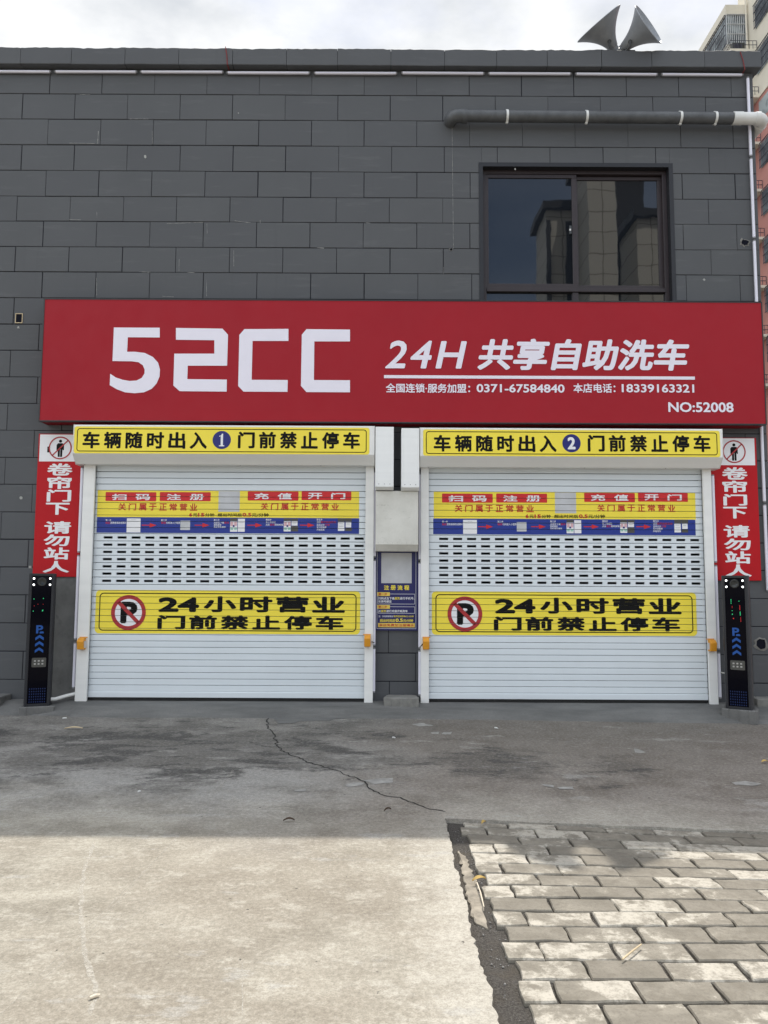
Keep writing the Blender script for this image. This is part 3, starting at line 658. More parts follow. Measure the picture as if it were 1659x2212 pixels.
# parapet band of large boards, ragged along its top
jx = [at(x, 122, PY).x for x in (44, 154, 270, 386, 502.5, 619, 729, 844.5, 960.5, 1073, 1182, 1299.5, 1408, 1522)]
while jx[0] > XL: jx.insert(0, jx[0] - 0.61)
jx.append(pxr); pp = MB()
MB().box(jx[0], pxr - 0.01, PY + 0.010, WY + 0.24, pz0 + 0.006, pz1 - 0.03).obj('parapet_core', 'joint', bld)
for x0, x1 in zip(jx, jx[1:]):
    gx = rnd.uniform(0.003, 0.007); last = x1 == pxr
    n = 14; xs = [x0 + gx / 2 + (x1 - x0 - gx) * k / n for k in range(n + 1)]; i = len(pp.v); db = rnd.uniform(-0.004, 0.004)
    for x in xs:
        zt = pz1 + 0.012 * noise.noise((x * 2.2, 0, 1)) + 0.007 * noise.noise((x * 14, 0, 2)) + rnd.uniform(-0.003, 0.004)
        yo = 0.004 * noise.noise((x * 3, 4, 1)); zb_ = pz0 + db * 0.6 + 0.002 * noise.noise((x * 20, 0, 5))
        pp.v += [Vector((x, WY + 0.24, zb_)), Vector((x, PY + yo + 0.004, zb_)), Vector((x, PY + yo, zb_ + 0.006)), Vector((x, PY + yo, zt - 0.012)), Vector((x, PY + yo + 0.014, zt)), Vector((x, WY + 0.25, zt))]
    for k in range(n):
        for q in range(5): pp.f.append((i + k * 6 + q, i + k * 6 + q + 6, i + k * 6 + q + 7, i + k * 6 + q + 1))
    pp.f.append(tuple(i + q for q in range(6))); pp.f.append(tuple(i + n * 6 + q for q in reversed(range(6))))
pp.obj('parapet', 'tile', bld)
# bare render beside the left door, low plinth
r_ = rect(112, 1230, 172, 1512, 8.392); MB().box(r_[0], r_[1] + 0.06, 8.389, WY + 0.004, 0.05, r_[3]).obj('render_patch', 'render', bld)
MB().box(XL, -3.99, 8.14, WY + 0.006, 0.0, 0.245).obj('plinth', 'render', bld, bevel=0.012); MB().box(3.93, XR + 0.02, 8.22, WY + 0.006, 0.0, 0.255).obj('plinth', 'oldconcrete', bld, bevel=0.012)
# window
wn = MB(); X0, X1, Z0, Z1 = WIN; FY = WY + 0.075; e = 0.045
rv = MB(); d = 0.012
rv.prism([(X0 - 0.035, Z1 + 0.035), (X0 - 0.035, Z0), (X0 + d, Z0), (X0 + d, Z1 - d), (X1 - d, Z1 - d), (X1 - d, Z0), (X1 + 0.035, Z0), (X1 + 0.035, Z1 + 0.035)], 'y', WY - 0.006, WY + 0.2)
win = rv.obj('window', 'kiosk', bld)
fr = MB()
def zx(z, right=True): return at(829.5 + z / 2, 450, FY).x
def zz(z): return at(1244, z / 2, FY).z
fr.box(X0 + d, X1 - d, FY, FY + 0.09, zz(752), Z1 - d); fr.box(X0 + d, X0 + d + 0.045, FY, FY + 0.09, Z0, zz(752)); fr.box(X1 - d - 0.05, X1 - d, FY, FY + 0.09, Z0, zz(752))
fr.box(X0 + d + 0.045, X1 - d - 0.05, FY - 0.012, FY + 0.08, zz(1262), zz(1246)); fr.box(zx(808), zx(834), FY + 0.002, FY + 0.08, Z0, zz(1263)); fr.obj('window_frame', 'frame', win, bevel=0.003)
for (a_, b_, yy, nm) in ((432, 834, FY + 0.004, 'front'), (822, 1210, FY + 0.045, 'rear')):
    s_ = MB(); w = 0.052
    xa_, xb_ = zx(a_), zx(b_); za_, zb_ = zz(1245), zz(754)
    s_.box(xa_, xb_, yy, yy + 0.035, zb_ - w * 0.8, zb_); s_.box(xa_, xb_, yy, yy + 0.035, za_, za_ + w); s_.box(xa_, xa_ + w, yy + 0.001, yy + 0.034, za_ + w, zb_ - w * 0.8); s_.box(xb_ - w * 1.1, xb_, yy + 0.001, yy + 0.034, za_ + w, zb_ - w * 0.8)
    so2 = s_.obj('sash', 'frame', win, bevel=0.003)
    g_ = MB(); g_.box(xa_ + 0.03, xb_ - 0.03, yy + 0.014, yy + 0.020, za_ + 0.03, zb_ - 0.02); g_.obj('pane', 'glass', win)
    if nm == 'front':
        hd = MB(); c_ = at(1232, 497, yy - 0.01); hd.box(c_.x - 0.012, c_.x + 0.012, yy - 0.022, yy, c_.z - 0.05, c_.z + 0.05); hd.obj('latch', 'horndark', win, bevel=0.004)
        hp = MB(); hp.box(c_.x - 0.014, c_.x + 0.004, yy - 0.026, yy - 0.022, c_.z - 0.014, c_.z + 0.008); hp.obj('latch_tip', 'pvc', win)
g_ = MB(); g_.box(X0 + 0.03, X1 - 0.03, FY + 0.03, FY + 0.036, Z0, zz(1258)); g_.obj('pane', 'glass', win)

# ================================================================= FASCIA SIGN
SY = 8.18
SR = (at(89, 780, SY).x, at(1651.2, 783, SY).x, (at(83.5, 912, SY).z + at(1654.5, 916, SY).z) / 2, (at(94, 646, SY).z + at(1648, 650.5, SY).z) / 2)
sg = thing('shop_sign', 'long red fascia sign with white shop name and phone numbers', 'sign', ((SR[0] + SR[1]) / 2, SY, SR[2]))
MB().box(SR[0] + 0.012, SR[1] - 0.012, SY, SY + 0.05, SR[2] + 0.012, SR[3] - 0.012).obj('sign_face', 'red', sg)
MB().box(SR[0] + 0.003, SR[1] - 0.003, SY + 0.052, WY - 0.002, SR[2] + 0.003, SR[3] - 0.003).obj('sign_box', 'signside', sg)
tr = MB(); e = 0.014
tr.box(SR[0], SR[1], SY - 0.004, SY + 0.05, SR[3] - 0.012, SR[3]); tr.box(SR[0], SR[1], SY - 0.004, SY + 0.05, SR[2], SR[2] + 0.012)
tr.box(SR[0], SR[0] + 0.012, SY - 0.004, SY + 0.05, SR[2] + 0.012, SR[3] - 0.012); tr.box(SR[1] - 0.012, SR[1], SY - 0.004, SY + 0.05, SR[2] + 0.012, SR[3] - 0.012)
tr.obj('edge_trim', 'signedge', sg)
MB().box(SR[0] - 0.02, SR[1] - 0.02, SY + 0.03, WY - 0.003, SR[3] + 0.001, SR[3] + 0.014).obj('top_flashing', 'kiosk', sg)
LY = SY - 0.003
g3 = lambda x, y: at(x * 0.5, 630.9 + y * 0.5, LY)
POLY = (('five', [(492, 153), (690, 154), (690, 196), (552, 195), (549, 258), (585, 258), (625, 263), (660, 280), (683, 305), (691, 335), (689, 365), (676, 395), (655, 418), (622, 433), (580, 437), (540, 433), (505, 420), (474, 402), (476, 353), (500, 369), (530, 379), (560, 384), (590, 382), (612, 371), (624, 352), (625, 335), (617, 316), (598, 303), (570, 299), (486, 298)]),
        ('two', [(760, 155), (961, 158), (985, 184), (981, 318), (811, 318), (809, 376), (980, 378), (979, 430), (776, 428), (749, 404), (753, 266), (926, 266), (926, 208), (760, 206)]),
        ('c', [(1056, 160), (1246, 159), (1246, 211), (1091, 211), (1087, 379), (1243, 380), (1242, 431), (1052, 430), (1029, 406), (1034, 185)]),
        ('c', [(1324, 160), (1512, 162), (1512, 213), (1358, 213), (1356, 380), (1512, 381), (1512, 433), (1324, 432), (1300, 405), (1304, 184)]))
for nm, pts in POLY:
    P = [g3(*p) for p in pts]
    MB().prism([(p.x, p.z) for p in P], 'y', LY, SY - 0.0005).obj('big_letter', 'lavender', sg)
r4 = lambda x0, y0, x1, y1, Y=LY: rect(829.5 + x0 / 2, 630.9 + y0 / 2, 829.5 + x1 / 2, 630.9 + y1 / 2, Y)
def letter(parent, name, mat, items, Y, bands=None):
    mb = MB()
    for it in items: place(mb, it[0], it[1], Y, *it[2:])
    o_ = mb.obj(name, mat, parent, fix=False)
    if bands: slit(o_, bands)
    return o_
for it in (('24H', r4(5, 210, 358, 330), 0.018, 0.20, 1.16), ('共享自助洗车', r4(403, 203, 1320, 338), 0.034, 0.18)): letter(sg, 'slogan_lettering', 'lavender', [it], LY)
MB().box(*r4(0, 362, 1343, 375)[:2], LY, SY - 0.0005, *r4(0, 362, 1343, 375)[2:]).obj('underline', 'lavender', sg)
for it in (('全国连锁·服务加盟：', r4(8, 395, 372, 435), 0.022), ('0371-67584840', r4(400, 398, 780, 434), 0.022), ('本店电话：', r4(818, 395, 1000, 435), 0.022), ('18339163321', r4(1027, 398, 1340, 434), 0.022)): letter(sg, 'phone_lettering', 'lavender', [it], LY)
letter(sg, 'number_lettering', 'lavender', [('NO:52008', r4(1228, 476, 1510, 519), 0.025)], LY)

# ================================================================= ROLLER SHUTTERS
CYP = 8.325                                # face of the curtain
GZ = [337, 382, 427, 472, 517, 562, 607, 652, 697, 742, 787, 832, 885, 937.5, 990, 1042.5, 1095, 1147.5, 1200, 1245, 1290.5, 1336, 1381.5, 1427, 1472.5, 1518, 1564, 1610, 1655, 1700, 1746, 1792, 1838, 1884, 1930, 1976]
G8 = lambda x, y: (164.6 + x * 0.3968, 905.2 + y * 0.3968)
def shutter(idx, rail_l, rail_r, hood_px, banner_px, dxp, dyp, label, num):
    """rail_l, rail_r: (outer x, inner x) at mid height; the prints are laid out as on the first door, shifted by (dxp, dyp)"""
    xo0, xi0 = at(rail_l[0], 1260, 8.27).x, at(rail_l[1], 1260, 8.27).x; xi1, xo1 = at(rail_r[0], 1260, 8.27).x, at(rail_r[1], 1260, 8.27).x
    root = thing('roller_shutter', label, 'roller door', ((xo0 + xo1) / 2, 8.3, 0.19), 0, 'roller doors of the car wash')
    zt = at(500 + dxp, 985 + dyp, CYP).z; zb = 0.205
    zs = [at(298 + dxp, 905.2 + 0.2976 * z + dyp, CYP).z for z in GZ]
    cx0, cx1 = xi0 - 0.01, xi1 + 0.01; zs[0] = max(zs[0], zt)
    cz_bot = 0.285
    # curtain of slats, some with rows of slots
    cu = MB(); hx0 = [at(222 + 30.2 * k + dxp, 1200 + dyp, CYP).x for k in range(19)]; hw = 0.099
    def face(x0, x1, z0, z1, y0=CYP, y1=None): cu.poly(((x0, y0, z0), (x1, y0, z0), (x1, (y0 if y1 is None else y1), z1), (x0, (y0 if y1 is None else y1), z1)))
    lows = zs[1:] + [cz_bot]
    for k, (za, zb_) in enumerate(zip(zs, lows)):
        t0, t1 = zb_ + 0.0026, za - 0.0026
        face(cx0, cx1, t0, t0, CYP + 0.014, CYP); face(cx0, cx1, t1 - 0.0045, t1, CYP, CYP + 0.006); face(cx0, cx1, t1, t1, CYP + 0.006, CYP + 0.016)
        t1 -= 0.0045
        if 11 <= k <= 17:
            zc = (t0 + t1) / 2; h0, h1 = zc - 0.0125, zc + 0.0125
            face(cx0, cx1, t0, h0); face(cx0, cx1, h1, t1); x = cx0
            for hx in hx0:
                face(x, hx, h0, h1); x = hx + hw
                cu.poly(((hx, CYP, h0), (hx + hw, CYP, h0), (hx + hw, CYP + 0.02, h0), (hx, CYP + 0.02, h0))); cu.poly(((hx, CYP, h1), (hx, CYP + 0.02, h1), (hx + hw, CYP + 0.02, h1), (hx + hw, CYP, h1)))
                cu.poly(((hx, CYP, h0), (hx, CYP + 0.02, h0), (hx, CYP + 0.02, h1), (hx, CYP, h1))); cu.poly(((hx + hw, CYP, h0), (hx + hw, CYP, h1), (hx + hw, CYP + 0.02, h1), (hx + hw, CYP + 0.02, h0)))
            face(x, cx1, h0, h1)
        else:
            # a shallow rolled rib under the upper edge
            face(cx0, cx1, t0, t1)
    curt = cu.obj('curtain', 'shutter', root, fix=False)
    bt = MB(); bt.box(cx0, cx1, CYP - 0.006, CYP + 0.025, zb + 0.018, cz_bot - 0.004); bt.obj('bottom_bar', 'shutter', root, bevel=0.004)
    MB().box(cx0, cx1, CYP + 0.002, CYP + 0.018, zb - 0.012, zb + 0.018).obj('bottom_seal', 'rubber', root)
    bands = [(z - 0.0026, z + 0.0022) for z in zs[1:]]
    # guide rails
    for (a_, b_, inner) in ((xo0, xi0, xi0), (xi1, xo1, xi1)):
        rl = MB(); rl.box(a_, b_, 8.27, 8.302, 0.150, zt + 0.10); s_ = 1 if inner == a_ else -1
        rl.box(min(a_, b_), max(a_, b_), 8.34, 8.396, 0.150, zt + 0.10)
        if s_ < 0: rl.box(a_, b_ - 0.03, 8.303, 8.339, 0.150, zt + 0.10)
        else: rl.box(a_ + 0.03, b_, 8.303, 8.339, 0.150, zt + 0.10)
        ro = rl.obj('guide_rail', 'hood', root, bevel=0.003)
        br_ = MB(); x_ = inner + 0.004 * s_; br_.box(min(x_, x_ + s_ * 0.012), max(x_, x_ + s_ * 0.012), 8.3035, CYP + 0.012, 0.2, zt + 0.05); br_.obj('brush_strip', 'rubber', ro)
    # hood
    hx0_, hx1_, ht, hb, hc = hood_px; HY = 8.10
    X0_, X1_ = at(hx0_, 950, HY).x, at(hx1_, 950, HY).x; mid = (hx0_ + hx1_) / 2; z1_, z0_ = at(mid, ht, HY).z, at(mid, hb, HY).z; zc_ = at(mid, hc, HY + 0.09).z
    hd = MB(); hd.prism([(HY, z0_), (HY, z1_ - 0.008), (HY + 0.008, z1_), (WY - 0.003, z1_), (WY - 0.003, zc_), (HY + 0.09, zc_)], 'x', X0_ + 0.004, X1_ - 0.004)
    ho = hd.obj('hood', 'hood', root, bevel=0.003)
    ec = MB()
    for x_ in (X0_, X1_ - 0.0035): ec.prism([(HY - 0.003, z0_ - 0.002), (HY - 0.003, z1_), (HY + 0.006, z1_ + 0.003), (WY - 0.004, z1_ + 0.003), (WY - 0.004, zc_ - 0.004), (HY + 0.092, zc_ - 0.004)], 'x', x_, x_ + 0.0035)
    ec.obj('end_cap', 'hood', ho)
    for fx in (0.03, 0.55, 0.82): MB().lathe((X0_ + (X1_ - X0_) * fx, HY + 0.098, zc_ - 0.003), (0, 0, -1), ((0, 0.006), (0.003, 0.004)), 8).obj('rivet', 'clip', ho)
    # number banner on the hood
    bx0, by0, bx1, by1, (t1, t2), (c_x, c_y), ty = banner_px; BY = HY - 0.0025
    nb = MB(); plate(nb, rect(bx0, by0, bx1, by1, BY), BY, 0.025); nb = nb.obj('number_banner', 'yellow', root, fix=False)
    bl_ = MB(); outline(bl_, rect(bx0 + 6, by0 + 4, bx1 - 6, by1 - 4, BY), BY - 0.001, 0.0085, 0.03); bl_.obj('border_line', 'black', nb, fix=False)
    for w_, t_ in (('车辆随时出入', t1), ('门前禁止停车', t2)): tm = MB(); rowtext(tm, w_, rect(t_[0], ty[0], t_[1], ty[1], BY), BY - 0.001, 0.036, 0.80); tm.obj('lettering', 'black', nb, fix=False)
    c3 = at(c_x, c_y, BY); dm = MB(); disc(dm, (c3.x, c3.z), BY - 0.001, 0.098); dm.obj('number_disc', 'disc', nb, fix=False)
    nm_ = MB(); s_ = 0.0485
    if num == '1':
        P = [(-0.12, 0.72), (0.02, 1), (0.2, 1), (0.2, -0.82), (0.42, -0.86), (0.42, -1), (-0.42, -1), (-0.42, -0.86), (-0.16, -0.82), (-0.16, 0.62), (-0.40, 0.52), (-0.42, 0.64)]
        nm_.poly([(c3.x + p[0] * 0.068, BY - 0.002, c3.z + p[1] * 0.068) for p in P])
    else: place(nm_, '2', (c3.x - 0.042, c3.x + 0.042, c3.z - 0.066, c3.z + 0.066), BY - 0.002, 0.04)
    nm_.obj('numeral', 'white', nb, fix=False)
    # instruction banner stuck across the slats
    IY = CYP - 0.0015
    def q8(x0, y0, x1, y1): a_, b_ = G8(x0, y0), G8(x1, y1); return rect(a_[0] + dxp, a_[1] + dyp, b_[0] + dxp, b_[1] + dyp, IY)
    ib = MB(); plate(ib, q8(115, 391, 1540, 536), IY); ib = ib.obj('instruction_banner', 'yellow', root, fix=False); slit(ib, bands)
    bb = MB(); plate(bb, q8(112, 537, 1540, 622), IY); bb = bb.obj('steps_banner', 'blue', root, fix=False); slit(bb, bands)
    def film(parent, name, mat, build, lay=1):
        m_ = MB(); build(m_, IY - 0.0008 * lay); o_ = m_.obj(name, mat, parent, fix=False); slit(o_, bands); return o_
    for a_ in ((160, 398, 436, 447), (455, 398, 732, 447), (934, 394, 1210, 444), (1227, 393, 1498, 442)): film(ib, 'red_label', 'redink', lambda m_, Y: plate(m_, q8(*a_), Y, 0.008))
    for s_, a_ in (('扫码', (195, 408, 403, 441)), ('注册', (492, 408, 697, 441)), ('充值', (970, 403, 1175, 437)), ('开门', (1262, 402, 1465, 435))): film(ib, 'label_lettering', 'white', lambda m_, Y: rowtext(m_, s_, q8(*a_), Y, (0.024, 0.040), 0.62), 2)
    for a_ in ((230, 459, 660, 498), (1005, 457, 1430, 496)): film(ib, 'red_lettering', 'redtext', lambda m_, Y: rowtext(m_, '关门属于正常营业', q8(*a_), Y, 0.026, 0.74))
    film(ib, 'blank_square', 'grey', lambda m_, Y: plate(m_, q8(775, 392, 890, 505), Y))
    for s_, a_ in (('6', (615, 511, 632, 531)), ('15', (663, 511, 699, 531)), ('0.5', (905, 511, 954, 531))): film(ib, 'price_figure', 'redtext', lambda m_, Y: place(m_, s_, q8(*a_), Y, 0.045))
    for s_, a_ in (('元', (636, 513, 660, 531)), ('分钟', (702, 513, 752, 531)), ('超出时间后', (770, 513, 902, 531)), ('元/分钟', (956, 512, 1048, 532))): film(ib, 'price_lettering', 'black', lambda m_, Y: place(m_, s_, q8(*a_), Y, 0.024))
    for x0, x1 in ((357, 438), (645, 725), (932, 1013), (1218, 1297)):
        def arrow(m_, Y):
            a_ = q8(x0, 566, x1, 590); zc = (a_[2] + a_[3]) / 2; h = (a_[3] - a_[2]) / 2; xm = a_[1] - 0.075
            m_.poly([(a_[0], Y, zc - 0.005), (xm, Y, zc - 0.005), (xm, Y, zc - h), (a_[1], Y, zc), (xm, Y, zc + h), (xm, Y, zc + 0.005), (a_[0], Y, zc + 0.005)])
        film(bb, 'arrow', 'redink', arrow)
    for a_ in ((275, 541, 350, 617), (567, 553, 620, 604), (880, 543, 918, 614), (838, 556, 877, 614), (1130, 556, 1168, 612), (1172, 556, 1205, 580), (1425, 560, 1460, 609), (1467, 560, 1497, 590)): film(bb, 'screen_picture', 'grey' if a_[0] == 567 else 'white', lambda m_, Y: plate(m_, q8(*a_), Y, 0.003))
    for a_ in ((838, 541, 877, 555), (1130, 541, 1168, 555), (1170, 542, 1208, 555), (1424, 540, 1462, 559), (1463, 540, 1500, 559), (1170, 582, 1208, 612), (1464, 592, 1500, 610)): film(bb, 'screen_header', 'keypad', lambda m_, Y: plate(m_, q8(*a_), Y))
    for x in (840, 1132):
        for dx, y0_, y1_, m0 in ((0, 590, 604, 'mint'), (20, 590, 604, 'mint'), (0, 560, 582, 'pink'), (20, 560, 582, 'pink')): film(bb, 'screen_tile', m0, lambda m_, Y: plate(m_, q8(x + dx, y0_, x + dx + 15, y1_), Y), 2)
        film(bb, 'screen_button', 'disc', lambda m_, Y: disc(m_, ((q8(x + 12.5, 576, x + 22.5, 588)[0] + q8(x + 12.5, 576, x + 22.5, 588)[1]) / 2, q8(x, 576, x + 9, 588)[2] + 0.011), Y, 0.011, 16), 3)
    for a_ in ((300, 547, 325, 550), (282, 556, 342, 559), (885, 560, 912, 563), (1430, 568, 1452, 571), (1430, 582, 1455, 585), (1472, 570, 1490, 573), (1177, 565, 1198, 568)): film(bb, 'screen_line', 'grey', lambda m_, Y: plate(m_, q8(*a_), Y), 2)
    for s_, a_ in (('第一步', (160, 545, 191, 556)), ('第二步', (462, 545, 494, 556)), ('第三步', (749, 544, 780, 555)), ('第四步', (1032, 543, 1063, 554)), ('第五步', (1309, 542, 1340, 553)),
                       ('团购卷保存成照片', (187, 559, 273, 571)), ('扫码进入小程序', (490, 559, 566, 571)), ('点击左下角', (749, 558, 804, 570)), ('授权绑定', (749, 571, 790, 582)), ('手机号车牌号', (749, 583, 814, 594)),
                       ('左上角返回', (1032, 556, 1085, 567)), ('点击', (1032, 570, 1053, 581)), ('团购核销', (1081, 570, 1126, 581)), ('返回', (1309, 556, 1330, 567)), ('选择对应', (1309, 571, 1352, 582)), ('支付团购券', (1309, 584, 1362, 595)), ('开始洗车', (1309, 597, 1352, 608))): film(bb, 'step_lettering', 'white', lambda m_, Y: place(m_, s_, q8(*a_), Y, 0.012))
    for s_, a_ in (('购买', (160, 559, 185, 571)), ('微信', (462, 559, 488, 571)), ('首页', (806, 558, 832, 570)), ('首页', (1055, 570, 1080, 581)), ('首页自助洗车', (1331, 556, 1415, 567)), ('订单', (1354, 571, 1380, 582))): film(bb, 'red_step_lettering', 'redink', lambda m_, Y: place(m_, s_, q8(*a_), Y, 0.012))
    # no-parking banner
    def pr(x0, y0, x1, y1): return rect(x0 + dxp, y0 + dyp, x1 + dxp, y1 + dyp, IY)
    np_ = MB(); plate(np_, pr(206, 1275.5, 778, 1369.5), IY, 0.045); np_ = np_.obj('no_parking_banner', 'yellow', root, fix=False); slit(np_, bands)
    film(np_, 'border_line', 'black', lambda m_, Y: outline(m_, pr(214, 1281.5, 770, 1363.5), Y, 0.0105, 0.045))
    cc = at(277.5 + dxp, 1323 + dyp, IY); C = (cc.x, cc.z); r0 = 0.187
    film(np_, 'sign_disc', 'white', lambda m_, Y: disc(m_, C, Y, r0 * 0.95))
    film(np_, 'sign_letter', 'black', lambda m_, Y: place(m_, 'P', (C[0] - 0.085, C[0] + 0.095, C[1] - 0.115, C[1] + 0.115), Y, 0.05), 2)
    film(np_, 'sign_ring', 'redring', lambda m_, Y: (ring(m_, C, Y, r0 * 0.78, r0), bar(m_, C, Y, R(-45), r0 * 0.82, 0.040)), 3)
    film(np_, 'lettering', 'black', lambda m_, Y: (place(m_, '24', pr(342, 1290.5, 430, 1322), Y, (0.040, 0.056)), rowtext(m_, '小时营业', pr(440, 1288.5, 745, 1323), Y, (0.038, 0.050), 0.90)))
    film(np_, 'lettering', 'black', lambda m_, Y: rowtext(m_, '门前禁止停车', pr(340, 1329.5, 742, 1360), Y, (0.038, 0.048), 0.88))
    return root
shutter(1, (171, 196), (788.3, 806.5), (158, 809.5, 918.5, 981, 1004), (160, 922.5, 798, 980.5, ((178.5, 447), (514, 777.5)), (479, 950.5), (933, 969)), 0, 0,
        'white roller shutter with banner numbered 1, left one of the pair', '1')
shutter(2, (909, 926.5), (1525.5, 1544), (907, 1561, 925, 986.5, 1010), (914, 929, 1555.5, 986, ((937, 1202), (1269.5, 1534.5)), (1234.5, 957.5), (940, 976)), 726.7, 3.2,
        'white roller shutter with banner numbered 2, right one of the pair', '2')

# ================================================================= BETWEEN THE DOORS
def cover(px, label):
    x0, y0, x1, y1 = px; Yf = 8.08; r_ = rect(x0, y0, x1, y1, Yf)
    o_ = thing('motor_cover', label, 'motor cover', ((r_[0] + r_[1]) / 2, 8.2, r_[2]), 0, 'motor covers between the roller doors')
    m_ = MB(); z0 = r_[2]; m_.prism([(Yf, z0 + 0.0), (Yf, r_[3] - 0.006), (Yf + 0.01, r_[3]), (WY - 0.004, r_[3]), (WY - 0.004, z0 - 0.004), (Yf + 0.05, z0 - 0.03)], 'x', r_[0], r_[1]); m_.obj('casing', 'cover', o_, bevel=0.004)
    f_ = MB()
    for x in (r_[0] + 0.006, r_[1] - 0.018): f_.box(x, x + 0.012, Yf - 0.003, Yf, r_[2] + 0.01, r_[3] - 0.012)
    f_.obj('edge_flange', 'cover', o_)
    s_ = MB()
    for fx in (0.2, 0.5, 0.8): s_.lathe((r_[0] + (r_[1] - r_[0]) * fx, Yf, r_[2] + 0.03), (0, -1, 0), ((0, 0.005), (0.003, 0.003)), 8)
    s_.obj('rivets', 'clip', o_)
cover((810.8, 921.5, 850.5, 1051.5), 'tall white motor cover attached to the hood numbered 1'); cover((867, 924.5, 905.8, 1053), 'tall white motor cover attached to the hood numbered 2')
r_ = rect(811.5, 1060, 903.5, 1176, 8.15); z1 = at(857, 1190.5, 8.19).z
cb = thing('control_box', 'weathered cream sheet metal box hanging above the blue instruction board', 'control box', ((r_[0] + r_[1]) / 2, 8.25, z1))
MB().prism([(8.15, r_[2]), (8.15, r_[3] - 0.01), (8.16, r_[3]), (WY - 0.004, r_[3]), (WY - 0.004, z1), (8.195, z1)], 'x', r_[0], r_[1]).obj('box_body', 'cream', cb, bevel=0.004)
hl = MB(); hl.box(r_[0] - 0.002, r_[1] + 0.002, 8.1475, 8.150, r_[2] - 0.001, r_[2] + 0.008); hl.obj('hinge_line', 'cream', cb)
mb = MB()
for k in range(9): mb.lathe((r_[0] + 0.03 + k * 0.05, 8.149, r_[2] + 0.016), (0, -1, 0), ((0, 0.003), (0.0015, 0.002)), 6)
mb.obj('rivets', 'clip', cb)
# instruction board
IB = 8.375
b8 = lambda x0, y0, x1, y1: rect(795.5 + x0 * 0.0868, 1179.5 + y0 * 0.0868, 795.5 + x1 * 0.0868, 1179.5 + y1 * 0.0868, IB)
r_ = b8(165, 60, 1245, 2100); ib = thing('instruction_board', 'navy blue board with yellow and white sign-up steps above dark wall tiles', 'sign', ((r_[0] + r_[1]) / 2, IB, r_[2]))
MB().box(r_[0], r_[1], IB, WY - 0.004, r_[2], r_[3]).obj('panel', 'navy', ib)
m_ = MB(); outline(m_, b8(215, 70, 1190, 2060), IB - 0.001, 0.0035, 0.002, 1); outline(m_, b8(238, 1190, 1160, 1447), IB - 0.001, 0.0035, 0.002, 1); outline(m_, b8(238, 1507, 1160, 1678), IB - 0.001, 0.0035, 0.002, 1); m_.obj('white_lines', 'white', ib, fix=False)
m_ = MB(); plate(m_, b8(325, 172, 1080, 925), IB - 0.001); m_.obj('blank_square', 'grey', ib, fix=False)
for a_ in ((222, 1150, 538, 1243), (222, 1466, 538, 1560), (245, 1918, 1158, 2022)): m_ = MB(); plate(m_, b8(*a_), IB - 0.002); m_.obj('yellow_label', 'tagyellow', ib, fix=False)
m_ = MB(); rowtext(m_, '注册流程', b8(390, 975, 1020, 1095), IB - 0.001, 0.03, 0.76); m_.obj('yellow_lettering', 'yellow', ib, fix=False)
for s_, a_, w_ in (('首页', (655, 1270, 782, 1335), 0.02), ('首页', (318, 1588, 445, 1650), 0.02), ('首页团购核销6元15分钟', (630, 1725, 1130, 1772), 0.01), ('超出时间后', (290, 1818, 670, 1892), 0.02), ('0.5', (682, 1805, 860, 1890), 0.03), ('元/分钟', (868, 1818, 1115, 1895), 0.02)):
    letter(ib, 'yellow_lettering', 'yellow', [(s_, b8(*a_), w_)], IB - 0.001)
for s_, a_, w_ in (('扫码点左下角', (252, 1270, 650, 1335), 0.02), ('进行手机号、', (787, 1270, 1150, 1335), 0.02), ('车牌号绑定', (252, 1350, 580, 1412), 0.02), ('点', (252, 1588, 313, 1650), 0.02), ('进行充值开始洗车', (450, 1588, 980, 1650), 0.02), ('注：抖音核销请点', (255, 1725, 625, 1772), 0.01)):
    letter(ib, 'white_lettering', 'white', [(s_, b8(*a_), w_)], IB - 0.001)
for s_, a_ in (('第一步', (255, 1165, 468, 1228)), ('第二步', (255, 1482, 468, 1545)), ('本店免费加注玻璃水', (270, 1935, 1140, 2005))): letter(ib, 'red_lettering', 'redtext', [(s_, b8(*a_), 0.018)], IB - 0.003)
# lump of old concrete at the foot of the pier
m_ = MB(); r_ = rect(829, 1480, 897, 1512, 8.2); lump(m_, [(r_[0], 8.16), (r_[1] + 0.03, 8.14), (r_[1] + 0.02, 8.39), (r_[0] + 0.02, 8.39)], 0.14, 0.255, 0.008)
tag(m_.obj('concrete_lump', 'oldconcrete'), 'rough lump of broken concrete at the wall foot between the doors', 'concrete lump')

